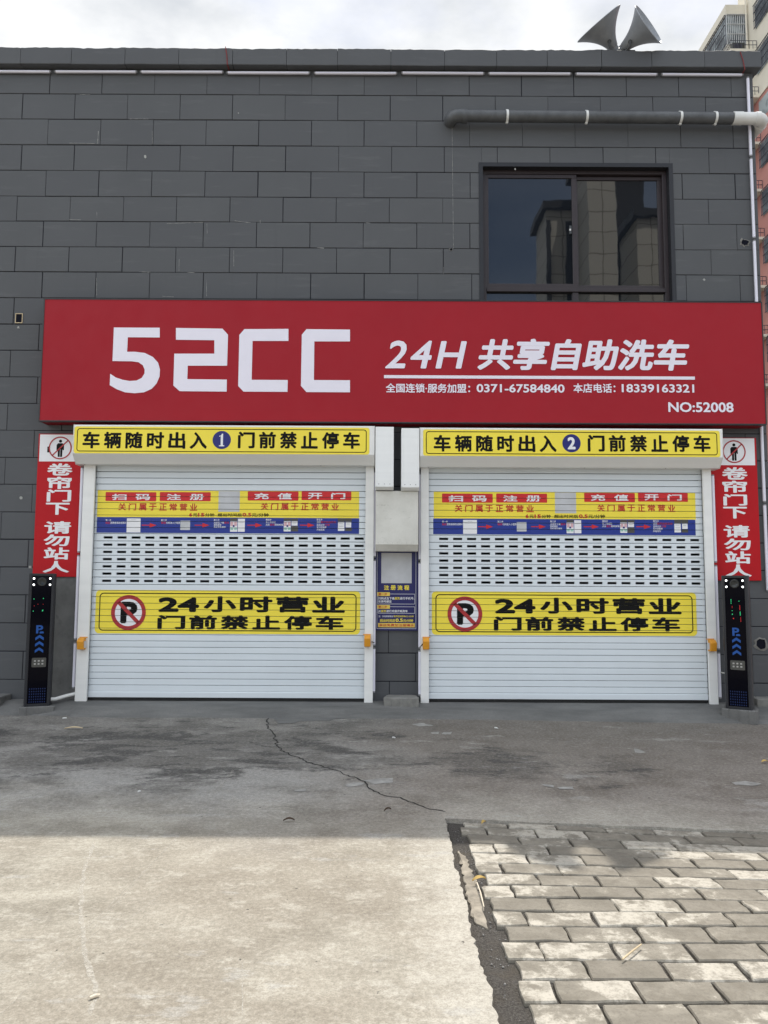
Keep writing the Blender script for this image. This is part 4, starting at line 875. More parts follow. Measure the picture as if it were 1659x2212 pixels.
# ================================================================= RED WARNING SIGNS
def warn(left, label):
    Yp = 8.372; k = 0.2975; ox = 0.0 if left else 1165.2
    q = lambda x0, y0, x1, y1, Y=Yp: rect(ox + x0 * k, 905.2 + y0 * k, ox + x1 * k, 905.2 + y1 * k, Y)
    if left:
        PX = (at(77, 1090, Yp).x, at(176, 1090, Yp).x, at(125, 1246, Yp).z, at(125, 937, Yp).z); W_ = q(288, 113, 560, 308); cen = (438, 210)
        cells = [('卷', 343, 322, 528, 410), ('帘', 343, 418, 520, 508), ('门', 340, 512, 517, 600), ('下', 332, 608, 505, 695), ('请', 322, 742, 517, 832), ('勿', 318, 838, 505, 922), ('站', 318, 932, 502, 1020), ('人', 312, 1030, 503, 1115)]
    else:
        PX = (at(1536, 1090, Yp).x, at(1639, 1100, Yp).x, at(1590, 1254, Yp).z, at(1590, 945.5, Yp).z); W_ = q(1300, 140, 1563, 335); cen = (1413, 237)
        cells = [('卷', 1325, 350, 1512, 440), ('帘', 1328, 447, 1508, 535), ('门', 1335, 545, 1508, 628), ('下', 1335, 637, 1508, 722), ('请', 1337, 770, 1527, 860), ('勿', 1340, 868, 1535, 952), ('站', 1348, 960, 1535, 1050), ('人', 1350, 1055, 1540, 1145)]
    o_ = thing('warning_sign', label, 'warning sign', ((PX[0] + PX[1]) / 2, Yp, PX[2]), 0, 'red warning signs beside the doors')
    MB().box(PX[0], PX[1], Yp, WY - 0.006, PX[2], PX[3]).obj('panel', 'redsheet', o_, bevel=0.002)
    W_ = (max(W_[0], PX[0] + 0.012), min(W_[1], PX[1] - 0.008), W_[2], W_[3])
    m_ = MB(); plate(m_, W_, Yp - 0.001); w = m_.obj('white_square', 'white', o_, fix=False)
    c = at(ox + cen[0] * k, 905.2 + cen[1] * k, Yp); C = (c.x, c.z); r0 = 0.127
    m_ = MB(); Y = Yp - 0.002; disc(m_, (C[0], C[1] + 0.075), Y, 0.017, 20); plate(m_, (C[0] - 0.034, C[0] + 0.034, C[1] - 0.015, C[1] + 0.053), Y, 0.014)
    for s_ in (-1, 1): x_ = C[0] + s_ * 0.034; plate(m_, (x_ - 0.007, x_ + 0.007, C[1] - 0.025, C[1] + 0.04), Y - 0.0003, 0.006); x_ = C[0] + s_ * 0.0135; plate(m_, (x_ - 0.011, x_ + 0.011, C[1] - 0.1, C[1] + 0.0), Y - 0.0006, 0.005)
    if left: plate(m_, (C[0] - 0.142, C[0] - 0.115, C[1] - 0.05, C[1] + 0.015), Y, 0.003)
    m_.obj('standing_figure', 'black', w, fix=False)
    m_ = MB(); ring(m_, C, Yp - 0.0035, r0 - 0.014, r0); bar(m_, C, Yp - 0.0035, R(45), r0 - 0.008, 0.014); m_.obj('ban_ring', 'redring', w, fix=False)
    m_ = MB(); dxs = 0
    for ch_, x0, y0, x1, y1 in cells: place(m_, ch_, q(x0, y0, x1, y1), Yp - 0.001, 0.03)
    m_.obj('lettering', 'white', o_, fix=False)
warn(True, 'tall red warning sign with white characters beside roller door 1'); warn(False, 'tall red warning sign with white characters beside roller door 2')

# ================================================================= LED TUBES
def tube_len(a, b, label, group, lying=True):
    """a plastic light tube on two clips, from point a to b"""
    a, b = Vector(a), Vector(b); mid = (a + b) / 2; d = (b - a).normalized()
    o_ = thing('led_tube', label, 'light tube', mid, 0, group)
    MB().tube([a + d * 0.015, b - d * 0.015], 0.016, 12).obj('diffuser', 'tube', o_, smooth=True)
    for p, q in ((a, a + d * 0.016), (b - d * 0.016, b)): MB().tube([p, q], 0.0155, 12).obj('end_cap', 'clip', o_, smooth=True)
    k_ = MB(); off = Vector((0, 0.017, 0)); side = Vector((0.011, 0, 0)) if abs(d.z) > 0.7 else Vector((0, 0, 0.011))
    P0, P1 = a + off + d * 0.01, b + off - d * 0.01
    k_.poly([P0 - side, P1 - side, P1 + side, P0 + side]); k_.poly([P0 - side + off * 0.5, P0 + side + off * 0.5, P1 + side + off * 0.5, P1 - side + off * 0.5]); k_.poly([P0 + side, P1 + side, P1 + side + off * 0.5, P0 + side + off * 0.5]); k_.poly([P0 - side, P0 - side + off * 0.5, P1 - side + off * 0.5, P1 - side])
    k_.obj('back_channel', 'clip', o_)
    return o_
TOPY = WY - 0.03; tz = at(830, 158.5, TOPY).z
ends = ((-72, 110), (118.5, 296), (303.5, 482.5), (490, 669.5), (678.5, 857.5), (867, 1046), (1054.5, 1233.5), (1242.5, 1420), (1428, 1604.5))
where = ('cut off by the left edge of the photo', 'second from the left edge', 'third from the left edge', 'fourth from the left edge', 'under the middle of the parapet', 'just left of the space over the drain pipe start', 'over the left end of the drain pipe', 'above the middle of the drain pipe', 'nearest the right wall corner')
labs = ['long pale light tube under the parapet, ' + w for w in where]
labs[5] = 'long pale light tube under the parapet, above the elbow of the grey drain pipe'
labs[6] = 'long pale light tube under the parapet, above the left half of the upper window'
labs[7] = 'long pale light tube under the parapet, below the two horn speakers'
base_t = None
for (x0, x1), lb in zip(ends, labs):
    A, B = at(x0, 158, TOPY), at(x1, 158, TOPY); dz = 0.0
    if base_t is None: base_t = tube_len((A.x, TOPY, tz), (B.x, TOPY, tz), lb, 'light tubes under the parapet'); bl0 = B.x - A.x; bmid = (A.x + B.x) / 2
    else:
        o_ = copy_tree(base_t); o_.location = ((A.x + B.x) / 2, TOPY, tz + rnd.uniform(-0.006, 0.006)); o_['label'] = lb; o_.rotation_euler = (0, rnd.uniform(-0.003, 0.003), 0); o_.scale = ((B.x - A.x) / bl0, 1, 1)
# upright tubes on the right wall corner
VX = (at(1616, 300, TOPY).x + at(1636, 580, TOPY).x) / 2
for (y0, y1, lb) in ((167.5, 338, 'upright pale light tube at the wall corner, topmost, crossing the white pipe'), (342, 515, 'upright pale light tube at the wall corner, level with the upper window'), (519, 700, 'upright pale light tube at the wall corner, running down behind the red sign'),
                     (905, 1085, 'upright pale light tube at the wall corner, just below the red sign end'), (1089, 1277, 'upright pale light tube at the wall corner, beside the red warning sign foot')):
    tube_len((VX, TOPY, at(1630, y1, TOPY).z), (VX, TOPY, at(1630, y0, TOPY).z), lb, 'upright light tubes on the wall corner')
# upright tubes along the door rails
for (xa_, segs, lb) in ((-1, ((1012, 1197), (1202, 1385), (1390, 1490)), 'left of roller door 1'), (0, ((1018, 1204), (1209, 1395), (1399, 1496)), 'on the rail between door 1 and the blue board'), (1, ((1022, 1210), (1214, 1400), (1404, 1502)), 'on the rail between door 2 and the blue board'), (2, ((1022, 1212), (1217, 1400), (1405, 1505)), 'right of roller door 2')):
    X_ = {-1: at(167, 1260, 8.30).x, 0: at(808.6, 1260, 8.30).x, 1: at(907, 1260, 8.30).x, 2: at(1548, 1260, 8.30).x}[xa_]
    for (y0, y1), pos in zip(segs, ('upper', 'middle', 'short lowest')):
        tube_len((X_, 8.31, at(830, y1, 8.31).z), (X_, 8.31, at(830, y0, 8.31).z), pos + ' pale upright light tube ' + lb, 'light tubes along the door rails')

# ================================================================= ORANGE SENSORS
sb = None
for (x, y, flip, lb) in ((175.5, 1391, 1, 'small orange sensor hood on the outer left rail of door 1'), (794, 1385, -1, 'small orange sensor hood on the inner right rail of door 1'), (920, 1391, 1, 'small orange sensor hood on the left rail of door 2'), (1539, 1395, -1, 'small orange sensor hood on the outer right rail of door 2')):
    p = at(x, y, 8.23)
    if sb is None:
        sb = thing('safety_sensor', lb, 'sensor', (p.x, 8.268, p.z), 0, 'orange sensors on the door rails'); o = Vector((p.x, 8.268, p.z))
        m_ = MB(); q = lambda pts: [(o.x + a_, o.z + b_) for a_, b_ in pts]
        m_.prism([(o.y, o.z - 0.062), (o.y - 0.07, o.z - 0.056), (o.y - 0.085, o.z + 0.03), (o.y - 0.045, o.z + 0.062), (o.y, o.z + 0.062)], 'x', o.x - 0.032, o.x + 0.034); m_.obj('hood_cover', 'orange', sb, bevel=0.004)
        MB().box(o.x + 0.0345, o.x + 0.042, o.y - 0.05, o.y - 0.012, o.z - 0.04, o.z + 0.03).obj('sensor_body', 'grey', sb)
        MB().box(o.x - 0.034, o.x + 0.05, o.y - 0.006, o.y, o.z + 0.0625, o.z + 0.072).obj('mounting_plate', 'orange', sb)
    else:
        c = copy_tree(sb); c.location = (p.x, 8.268, p.z); c['label'] = lb; c.scale = (flip, 1, 1)
for (x0, y0, x1, y1, lb) in ((803, 1386, 812, 1384.5, 'short black wire leaving the sensor left of the blue board'), (913, 1391, 903, 1398, 'short black wire leaving the sensor right of the blue board')):
    a_, b_ = at(x0, y0, 8.25), at(x1, y1, 8.36); m_ = MB(); m_.tube([a_, a_.lerp(b_, 0.5) - Vector((0, 0.02, 0.012)), b_], 0.005, 8); tag(m_.obj('sensor_wire', 'blackwire', smooth=True), lb, 'wire', 'sensor wires beside the blue board')

# ================================================================= PARKING KIOSKS
kz = 0.155
K = thing('parking_kiosk', 'slim black parking kiosk with white lamps beside roller door 1, showing few green dots', 'kiosk', (0, 0, 0), 0, 'parking kiosks flanking the doors')
kw, kd, kh = 0.255, 0.135, 1.365
MB().prism([(-kw / 2, -kd / 2 + 0.02), (-kw / 2 + 0.012, -kd / 2), (kw / 2 - 0.012, -kd / 2), (kw / 2, -kd / 2 + 0.02), (kw / 2, kd / 2), (-kw / 2, kd / 2)], 'z', 0.0, kh).obj('housing', 'kiosk', K, bevel=0.003)
fy = -kd / 2; gx = 0.094
GP = MB(); GP.box(-gx, gx, fy - 0.004, fy + 0.002, 0.03, kh - 0.025); GP = GP.obj('front_glass', 'gloss', K)
fm = MB(); fm.box(-kw / 2 + 0.012, -gx - 0.001, fy - 0.011, fy, 0.0, kh); fm.box(gx + 0.001, kw / 2 - 0.012, fy - 0.011, fy, 0.0, kh); fm.box(-gx, gx, fy - 0.011, fy, kh - 0.024, kh); fm.box(-gx, gx, fy - 0.011, fy, 0.0, 0.029); fm.obj('front_frame', 'kiosk', K, bevel=0.002)
yl = fy - 0.005
m_ = MB(); m_.lathe((0, yl, kh - 0.085), (0, -1, 0), ((0, 0.045), (0.004, 0.045), (0.006, 0.035), (0.004, 0.03)), 28); m_.obj('camera_lens', 'lens', K, smooth=True)
for x in (-0.078, 0.078):
    for z in (kh - 0.052, kh - 0.117): m_ = MB(); m_.lathe((x, yl, z), (0, -1, 0), ((0, 0.0100), (0.003, 0.0085)), 14); m_.obj('lamp', 'lamp', K)
kiosk_red = []
m_ = MB()
for x, z in ((-0.07, 1.10), (0.02, 1.105), (-0.072, 0.975), (0.015, 0.978)): m_.box(x - 0.003, x + 0.003, yl - 0.001, yl + 0.001, z - 0.004, z + 0.004)
m_.box(0.018, 0.0215, yl - 0.001, yl + 0.001, 0.975, 0.99); gdots = m_.obj('green_dots', 'ledgreen', K)
m_ = MB()
for x, z in ((-0.065, 1.03), (0.02, 1.045), (-0.03, 1.045)): m_.box(x - 0.002, x + 0.002, yl - 0.001, yl + 0.001, z - 0.003, z + 0.003)
m_.obj('red_dots', 'ledred', K)
m_ = MB(); vs, fs = glyphs('P', 0.03); i = 0; m_.v += [Vector((-0.036 + 0.066 * a_, yl - c_ * 0.00006, 0.745 + 0.084 * b_)) for a_, b_, c_ in vs]; m_.f += list(fs)
P0 = [(-0.008, 0), (0.032, 0), (0.032, 0.012), (0.026, 0.02), (0.0, 0.02), (-0.008, 0.012)]; m_.poly([(a_ + 0.006, yl - 0.001, 0.745 + b_) for a_, b_ in P0])
m_.obj('parking_symbol', 'blueink', K, fix=False)
for z in (0.674, 0.610, 0.546):
    m_ = MB(); m_.poly([(-0.04, yl, z), (-0.04, yl, z + 0.028), (0, yl, z + 0.056), (0.04, yl, z + 0.028), (0.04, yl, z), (0, yl, z + 0.028)]); m_.obj('chevron', 'blueink', K, fix=False)
m_ = MB(); r_ = roundrect((-0.065, 0.072, 0.40, 0.495), 0.01); m_.prism(r_, 'y', yl - 0.003, yl + 0.001); kp = m_.obj('keypad', 'keypad', K)
m_ = MB()
for x in (-0.034, 0.002, 0.038):
    for z in (0.433, 0.464): m_.box(x - 0.009, x + 0.009, yl - 0.006, yl - 0.003, z - 0.008, z + 0.008)
m_.obj('buttons', 'button', kp, bevel=0.002)
m_ = MB()
for i in range(8):
    for j in range(6): x, z = -0.073 + i * 0.0208, 0.048 + j * 0.0265; s_ = 0.0052; m_.poly([(x - s_, yl, z), (x, yl, z - 2 * s_), (x + s_, yl, z), (x, yl, z + 1.5 * s_)])
m_.obj('speaker_dots', 'bluedot', K, fix=False)
m_ = MB(); lump(m_, [(-kw / 2 - 0.035, -kd / 2 - 0.05), (kw / 2 + 0.04, -kd / 2 - 0.045), (kw / 2 + 0.035, kd / 2 + 0.04), (-kw / 2 - 0.03, kd / 2 + 0.04)], -0.13, 0.002, 0.007); m_.obj('mortar_base', 'ramp', K)
K2 = copy_tree(K)
K.location = (at(78, 1522, 8.1).x, 8.13, 0.165); K.rotation_euler = (0, 0, R(18))
K2.location = (at(1602, 1530, 8.02).x, 8.06, 0.178); K2.rotation_euler = (0, 0, R(-32)); K2['label'] = 'slim black parking kiosk with red and green light strips beside roller door 2'
for c in list(K2.children):
    if c.name.startswith('red_dots') or c.name.startswith('green_dots'): bpy.data.objects.remove(c)
m_ = MB()
for z in (1.115, 1.10, 1.08): m_.box(-0.040, -0.036, yl - 0.001, yl + 0.001, z - 0.006, z + 0.006)
m_.box(0.032, 0.042, yl - 0.001, yl + 0.001, 1.10, 1.104); m_.box(0.043, 0.047, yl - 0.001, yl + 0.001, 0.955, 0.995); m_.box(-0.034, -0.026, yl - 0.001, yl + 0.001, 1.0, 1.004); m_.box(-0.033, -0.026, yl - 0.001, yl + 0.001, 0.962, 0.97)
m_.obj('green_dots', 'ledgreen', K2, world=False)
m_ = MB(); m_.box(0.041, 0.045, yl - 0.001, yl + 0.001, 1.01, 1.06); m_.box(-0.031, -0.028, yl - 0.001, yl + 0.001, 1.03, 1.05); m_.box(-0.025, -0.015, yl - 0.001, yl + 0.001, 0.918, 0.928); m_.box(0.047, 0.05, yl - 0.001, yl + 0.001, 0.89, 0.94); m_.obj('red_dots', 'ledred', K2, world=False)
# conduit and cable at the kiosks
a_ = at(104, 1516, 8.15); b_ = at(163, 1503, 8.3)
m_ = MB(); m_.tube([Vector((a_.x - 0.02, 8.17, 0.22)), Vector((a_.x + 0.06, 8.19, 0.223)), Vector((b_.x - 0.08, 8.27, 0.245)), Vector((b_.x, 8.30, 0.262))], 0.019, 12); tag(m_.obj('conduit', 'pvc', smooth=True), 'white plastic conduit lying from the left kiosk to the door rail', 'conduit')
a_ = at(1551, 1449.5, 8.36); b_ = at(1578, 1450, 8.15)
m_ = MB(); m_.tube([a_, a_.lerp(b_, 0.35) - Vector((0, 0, 0.018)), a_.lerp(b_, 0.7) - Vector((0, 0, 0.026)), b_ - Vector((0, 0, 0.02))], 0.006, 8); tag(m_.obj('kiosk_cable', 'whitewire', smooth=True), 'thin white cable running from the door rail to the right kiosk', 'cable')
# square metal back box let into the wall
r_ = rect(33, 677, 49, 698, WY - 0.004); o_ = thing('wall_box', 'small empty square metal box let into the tiles left of the sign', 'junction box', ((r_[0] + r_[1]) / 2, WY, (r_[2] + r_[3]) / 2))
m_ = MB(); e = 0.008
m_.box(r_[0], r_[1], WY - 0.008, WY - 0.003, r_[3] - e, r_[3]); m_.box(r_[0], r_[1], WY - 0.008, WY - 0.003, r_[2], r_[2] + e); m_.box(r_[0], r_[0] + e, WY - 0.0075, WY - 0.003, r_[2] + e, r_[3] - e); m_.box(r_[1] - e, r_[1], WY - 0.0075, WY - 0.003, r_[2] + e, r_[3] - e); m_.obj('rim', 'straw', o_)
MB().box(r_[0] + e, r_[1] - e, WY - 0.0045, WY - 0.003, r_[2] + e, r_[3] - e).obj('opening', 'joint', o_)

# ================================================================= DRAIN PIPE
dp = thing('drain_pipe', 'dark grey drain pipe strapped across the wall above the window', 'pipe', (1.0, 8.3, 5.5))
PYc = 8.285; pr_ = 0.064
A = at(990, 252, PYc); B = at(1584, 254.5, PYc); zp = (A.z + B.z) / 2
MB().tube([(A.x, PYc, zp + 0.006), (B.x, PYc, zp - 0.006)], pr_, 24).obj('pipe', 'pipe', dp, smooth=True)
m_ = MB(); P = [(A.x + 0.08, PYc, zp + 0.006)]
for k in range(9): a_ = R(90 * k / 8); P.append((A.x + 0.0 - 0.085 * math.sin(a_), PYc + 0.085 * (1 - math.cos(a_)), zp + 0.004))
P.append((A.x - 0.085, WY - 0.002, zp + 0.004)); m_.tube(P, 0.071, 24); m_.obj('elbow', 'pipe', dp, smooth=True)
m_ = MB(); m_.tube([(A.x + 0.045, PYc, zp), (A.x + 0.10, PYc, zp)], 0.0745, 24); m_.obj('socket', 'pipe', dp, smooth=True)
for x in (1097, 1269.5, 1473.5, 1549.5):
    m_ = MB(); c_ = at(x, 253, PYc - 0.06); zc = zp - 0.006 + 0.012 * (B.x - c_.x) / (B.x - A.x)
    m_.lathe((c_.x - 0.013, PYc, zc), (1, 0, 0), ((0, pr_ + 0.001), (0.0, pr_ + 0.006), (0.026, pr_ + 0.006), (0.026, pr_ + 0.001)), 24)
    for s_ in (-1, 1): m_.box(c_.x - 0.012, c_.x + 0.012, PYc - 0.010, PYc + 0.012, zc + s_ * 0.074 - 0.006, zc + s_ * 0.074 + 0.006)
    m_.obj('clamp', 'pvc', dp, smooth=True)
m_ = MB(); EXX = at(1648, 254, PYc).x + 0.02; P = [(B.x - 0.01, PYc, zp - 0.006)]
P.append((EXX - 0.09, PYc, zp - 0.007))
for k in range(1, 9): a_ = R(90 * k / 8); P.append((EXX - 0.09 + 0.09 * math.sin(a_), PYc + 0.09 * (1 - math.cos(a_)), zp - 0.007))
P.append((EXX, PYc + 0.16, zp - 0.008)); m_.tube(P, 0.0665, 24); m_.tube([(B.x - 0.005, PYc, zp - 0.006), (B.x + 0.10, PYc, zp - 0.006)], 0.0715, 24); m_.tube([(EXX - 0.11, PYc, zp - 0.007), (EXX - 0.06, PYc, zp - 0.007)], 0.0725, 24); m_.tube([(EXX, PYc + 0.10, zp - 0.008), (EXX, PYc + 0.19, zp - 0.008)], 0.0725, 24)
m_.obj('white_elbow', 'pvc', dp, smooth=True)
m_ = MB(); m_.tube([(EXX, PYc + 0.16, zp - 0.008), (EXX, 9.35, zp - 0.03)], 0.064, 24); m_.obj('white_pipe', 'pvc', dp, smooth=True)
# wires down the parapet
for (pts, lb) in (([(487, 101), (490, 120), (491, 139)], 'thin red wire hanging over the parapet in the middle of the wall'), ([(1599, 112), (1605, 130), (1609, 150)], 'thin red wire hanging over the parapet near its right end')):
    m_ = MB(); P = [at(x, y, PY - 0.007) for x, y in pts]; P.append(P[-1] + Vector((0.005, 0.12, -0.01))); m_.tube(P, 0.005, 6); tag(m_.obj('hanging_wire', 'redwire', smooth=True), lb, 'wire')

# ================================================================= HORN SPEAKERS
def horn(throat, rim_a, rim_b, label, away):
    """throat and the two ends of the rim as measured; the rim lies edge-on to the viewer"""
    Yh = 8.42; T = at(*throat, Yh); A_, B_ = at(*rim_a, Yh), at(*rim_b, Yh); mid = (A_ + B_) / 2
    ax = (mid - T); view = (mid - Vector((0, 0, CAM_H))).normalized(); ax = (ax - view * ax.dot(view)); ln = ax.length; ax = (ax.normalized() + view * away).normalized()
    Rr = (A_ - B_).length / 2 * 1.0
    o_ = thing('horn_speaker', label, 'loudspeaker', (T.x, T.y, ZT if False else pz1), 0, 'horn speakers on the roof edge')
    prof = []
    for k in range(15):
        t_ = k / 14; r_ = 0.055 + (Rr - 0.055) * (0.35 * t_ + 0.65 * t_ ** 2.3); prof.append((ln * (t_ * 1.0), r_))
    inner = [(p[0] + 0.002, max(0.02, p[1] - 0.006)) for p in reversed(prof[1:])]
    m_ = MB(); m_.lathe(T, ax, prof + [(ln + 0.006, Rr + 0.006), (ln + 0.012, Rr + 0.002)] + inner, 48); m_.obj('bell', 'horn', o_, smooth=True)
    m_ = MB(); m_.lathe(T - ax * 0.15, ax, ((0, 0.045), (0.01, 0.06), (0.10, 0.062), (0.11, 0.05), (0.17, 0.05)), 24); m_.obj('driver', 'horn', o_, smooth=True)
    m_ = MB(); c_ = T + ax * ln * 0.28; 
    sd = view.cross(ax).normalized() * 0.0 - view * 0.10
    m_.tube([c_ + sd, c_ + sd - Vector((0, 0, 0.05)), Vector((T.x + sd.x, T.y + sd.y, pz1 - 0.02))], 0.014, 8); m_.tube([c_ + sd * 1.1, c_ + sd * 0.75], 0.022, 10); m_.tube([c_ - sd, c_ - sd - Vector((0, 0, 0.05)), Vector((T.x - sd.x, T.y - sd.y, pz1 - 0.02))], 0.014, 8)
    m_.box(T.x - 0.1, T.x + 0.1, T.y - 0.1, T.y + 0.1, pz1 - 0.02, pz1 + 0.012); m_.obj('bracket', 'horndark', o_)
horn((1325, 103), (1256.5, 85), (1331, 20), 'grey horn loudspeaker on the roof edge, tilted to the left', 0.06)
horn((1347, 103), (1371.5, 19.5), (1428.5, 88), 'grey horn loudspeaker on the roof edge, tilted to the right', -0.10)

# ================================================================= APARTMENT BLOCK
BYf = 45.7; FX = at(1615, 60, BYf).x
def onx(x, y, X):
    d = FW + (x - CX) / FPX * RT - (y - CY) / FPX * UP; p = d * (X / d.x); return Vector((X, p.y, p.z + CAM_H))
zt0 = at(1567, 10, BYf).z; zt1, zb1 = at(1590, 31, BYf).z, at(1590, 96, BYf).z; fl = 3.0
ap = thing('apartment_block', 'tall cream and salmon apartment block rising behind the right end of the garage', 'building', (FX + 5, 50, 0))
zs_ = onx(1640, 208, FX).z; bx = at(1569, 60, BYf).x; ye = onx(1594, 6, FX).y
MB().box(FX, FX + 13, 20, ye, 0, zs_).obj('lower_wall', 'salmon', ap); MB().box(FX, FX + 13, 20, ye, zs_ + 0.002, zt0 + 5).obj('upper_wall', 'cream_wall', ap)
MB().box(FX - 0.06, FX - 0.001, 20, BYf - 0.01, zs_ - 0.12, zs_ + 0.15).obj('string_course', 'cream_wall', ap)
MB().box(FX - 0.5, FX + 13.3, 19.7, ye + 0.3, zt0 + 5.002, zt0 + 5.4).obj('roof_slab', 'cream_wall', ap)
m_ = MB(); m_.box(bx, FX - 0.002, BYf, BYf + 12, zt1, zt0); m_.box(FX + 0.003, FX + 12.9, ye + 0.01, BYf + 12, 0, zt0 - 0.002)
for k in range(0, 8): m_.box(bx, FX - 0.002, BYf, BYf + 12, zt1 - fl * (k + 1) if k < 7 else 0, zb1 - fl * k)
m_.obj('bay', 'cream_wall', ap)
def bars(parent, org, u, w, h, n, nh, mat, dz=0.0):
    m_ = MB(); org = Vector(org); u = Vector(u); nrm = Vector((u.y, -u.x, 0)) * 0.06
    for k in range(n + 1): p = org + u * (w * k / n) + nrm; m_.tube([p, p + Vector((0, 0, h))], 0.022, 4)
    for k in range(nh + 1): p = org + nrm * 1.4 + Vector((0, 0, h * k / nh)); m_.tube([p, p + u * w], 0.03, 4)
    return m_.obj('window_bars', mat, parent)
for k in range(0, 8):
    z0, z1 = zb1 - fl * k, zt1 - fl * k
    if z0 < 1: continue
    g_ = MB(); g_.box(bx + 0.06, FX - 0.003, BYf + 0.08, BYf + 11.9, z0 + 0.002, z1 - 0.002); w = g_.obj('bay_window', 'aptglass', ap)
    bars(w, (bx + 0.02, BYf + 0.05, z0 + 0.02), (1, 0, 0), FX - bx - 0.05, z1 - z0 - 0.04, 11, 3, 'barwhite'); bars(w, (bx + 0.02, BYf + 11.9, z0 + 0.02), (0, -1, 0), 11.85, z1 - z0 - 0.04, 40, 3, 'bar')
W0 = onx(1633, 63, FX); zl0 = onx(1634, 108, FX).z
for k in range(-2, 9):
    zc = W0.z - fl * k
    if zc < 1: continue
    for yw in (W0.y, W0.y - 4.4, W0.y - 8.8, W0.y - 13.2):
        big_ = k == 2; h_ = 1.5 if not big_ else 1.2; L_ = 1.9
        g_ = MB(); g_.box(FX - 0.02, FX + 0.05, yw - L_, yw, zc, zc + h_); w = g_.obj('window', 'aptglass', ap)
        if not big_: bars(w, (FX - 0.05, yw, zc), (0, -1, 0), L_, h_, 13, 3, 'bar')
# ledges with railings for air conditioners
x0 = at(1577, 106, 44.6).x; x1 = FX - 0.004
for k in range(0, 8):
    zl = at(1605, 106, 44.6).z - fl * k
    if zl < 1: continue
    m_ = MB(); m_.box(x0, x1, 44.55, BYf - 0.003, zl - 0.16, zl); lg = m_.obj('ledge', 'cream_wall', ap)
    m_ = MB()
    for q in range(8): x = x0 + 0.03 + (x1 - x0 - 0.06) * q / 7; m_.tube([(x, 44.6, zl), (x, 44.6, zl + 0.55)], 0.018, 4)
    for q in range(7): y = 44.6 + 1.0 * q / 6; m_.tube([(x0 + 0.03, y, zl), (x0 + 0.03, y, zl + 0.55)], 0.018, 4)
    for z in (zl + 0.28, zl + 0.55): m_.tube([(x1 - 0.03, 44.6, z), (x0 + 0.03, 44.6, z), (x0 + 0.03, 45.6, z)], 0.022, 4)
    m_.obj('railing', 'bar', lg)
zl = at(1605, 106, 44.6).z; ac = thing('air_conditioner', 'dark air conditioner unit on the top ledge of the apartment block', 'air conditioner', (x0 + 0.5, 45.0, zl))
MB().box(x0 + 0.25, x0 + 1.0, 44.75, 45.1, zl + 0.01, zl + 0.55).obj('casing', 'keypad', ac, bevel=0.02)
m_ = MB(); m_.lathe((x0 + 0.55, 44.745, zl + 0.28), (0, -1, 0), ((0, 0.22), (0.02, 0.22), (0.03, 0.05)), 20); m_.obj('fan_grille', 'bar', ac)
m_ = MB(); xx = FX - 0.15; m_.tube([(xx, BYf - 0.15, 0), (xx, BYf - 0.15, zt0 + 0.5)], 0.055, 8); tag(m_.obj('downpipe', 'cream_wall', smooth=True), 'cream downpipe up the corner of the apartment block', 'downpipe')

# ================================================================= TOWERS ACROSS THE STREET (seen in the window)
def mir(x, y, Yv): p = at(x, y, Yv); return p                       # measured in the glass: depth of the mirrored view
YM = 2 * (WY + 0.09)
def tower(x0, x1, ytop, Yback, mat, label, deep=4, dark=None):
    Yv = YM - Yback; a_, b_ = mir(x0, ytop, Yv), mir(x1, ytop, Yv)
    o_ = thing('tower_block', label, 'building', ((a_.x + b_.x) / 2, Yback, 0), 0, 'tower blocks across the street')
    MB().box(a_.x, b_.x, Yback - deep, Yback, 0, a_.z).obj('wall', mat, o_)
    MB().box(a_.x - 0.4, b_.x + 0.4, Yback - deep - 0.4, Yback + 0.4, a_.z, a_.z + 0.6).obj('cornice', 'darktower', o_)
    if dark:
        for d0, d1 in dark:
            p, q = mir(d0, ytop, Yv - 0.1), mir(d1, ytop, Yv - 0.1); MB().box(p.x, q.x, Yback + 0.01, Yback + 0.15, 1, a_.z - 0.8).obj('glazed_strip', 'darktower', o_)
tower(1180, 1250, 455, -38, 'tan', 'tan tiled tower seen leftmost in the window glass', dark=((1180, 1190), (1222, 1248)))
tower(1268, 1330, 330, -34, 'tan', 'tall tan tiled tower seen in the middle of the window glass')
tower(1330, 1388, 300, -40, 'darktower', 'tall dark tower seen right of the tan one in the glass')  # one dark tone over the whole block
tower(1376, 1440, 470, -36, 'tan', 'lower tan tower seen at the right end of the window glass')
for a_, b_, z, Y_ in ((-60, -14, 14, -45), (-12, 4.5, 9, -50), (34, 70, 16, -45)):
    o_ = thing('street_building', {-60: 'long pale building across the street to the left', -12: 'low pale building straight across the street', 34: 'long pale building across the street to the right'}[a_], 'building', ((a_ + b_) / 2, Y_, 0)); MB().box(a_, b_, Y_ - 12, Y_, 0, z).obj('wall', 'tan', o_); MB().box(a_ - 0.3, b_ + 0.3, Y_ - 12.3, Y_ + 0.3, z, z + 0.5).obj('cornice', 'darktower', o_)

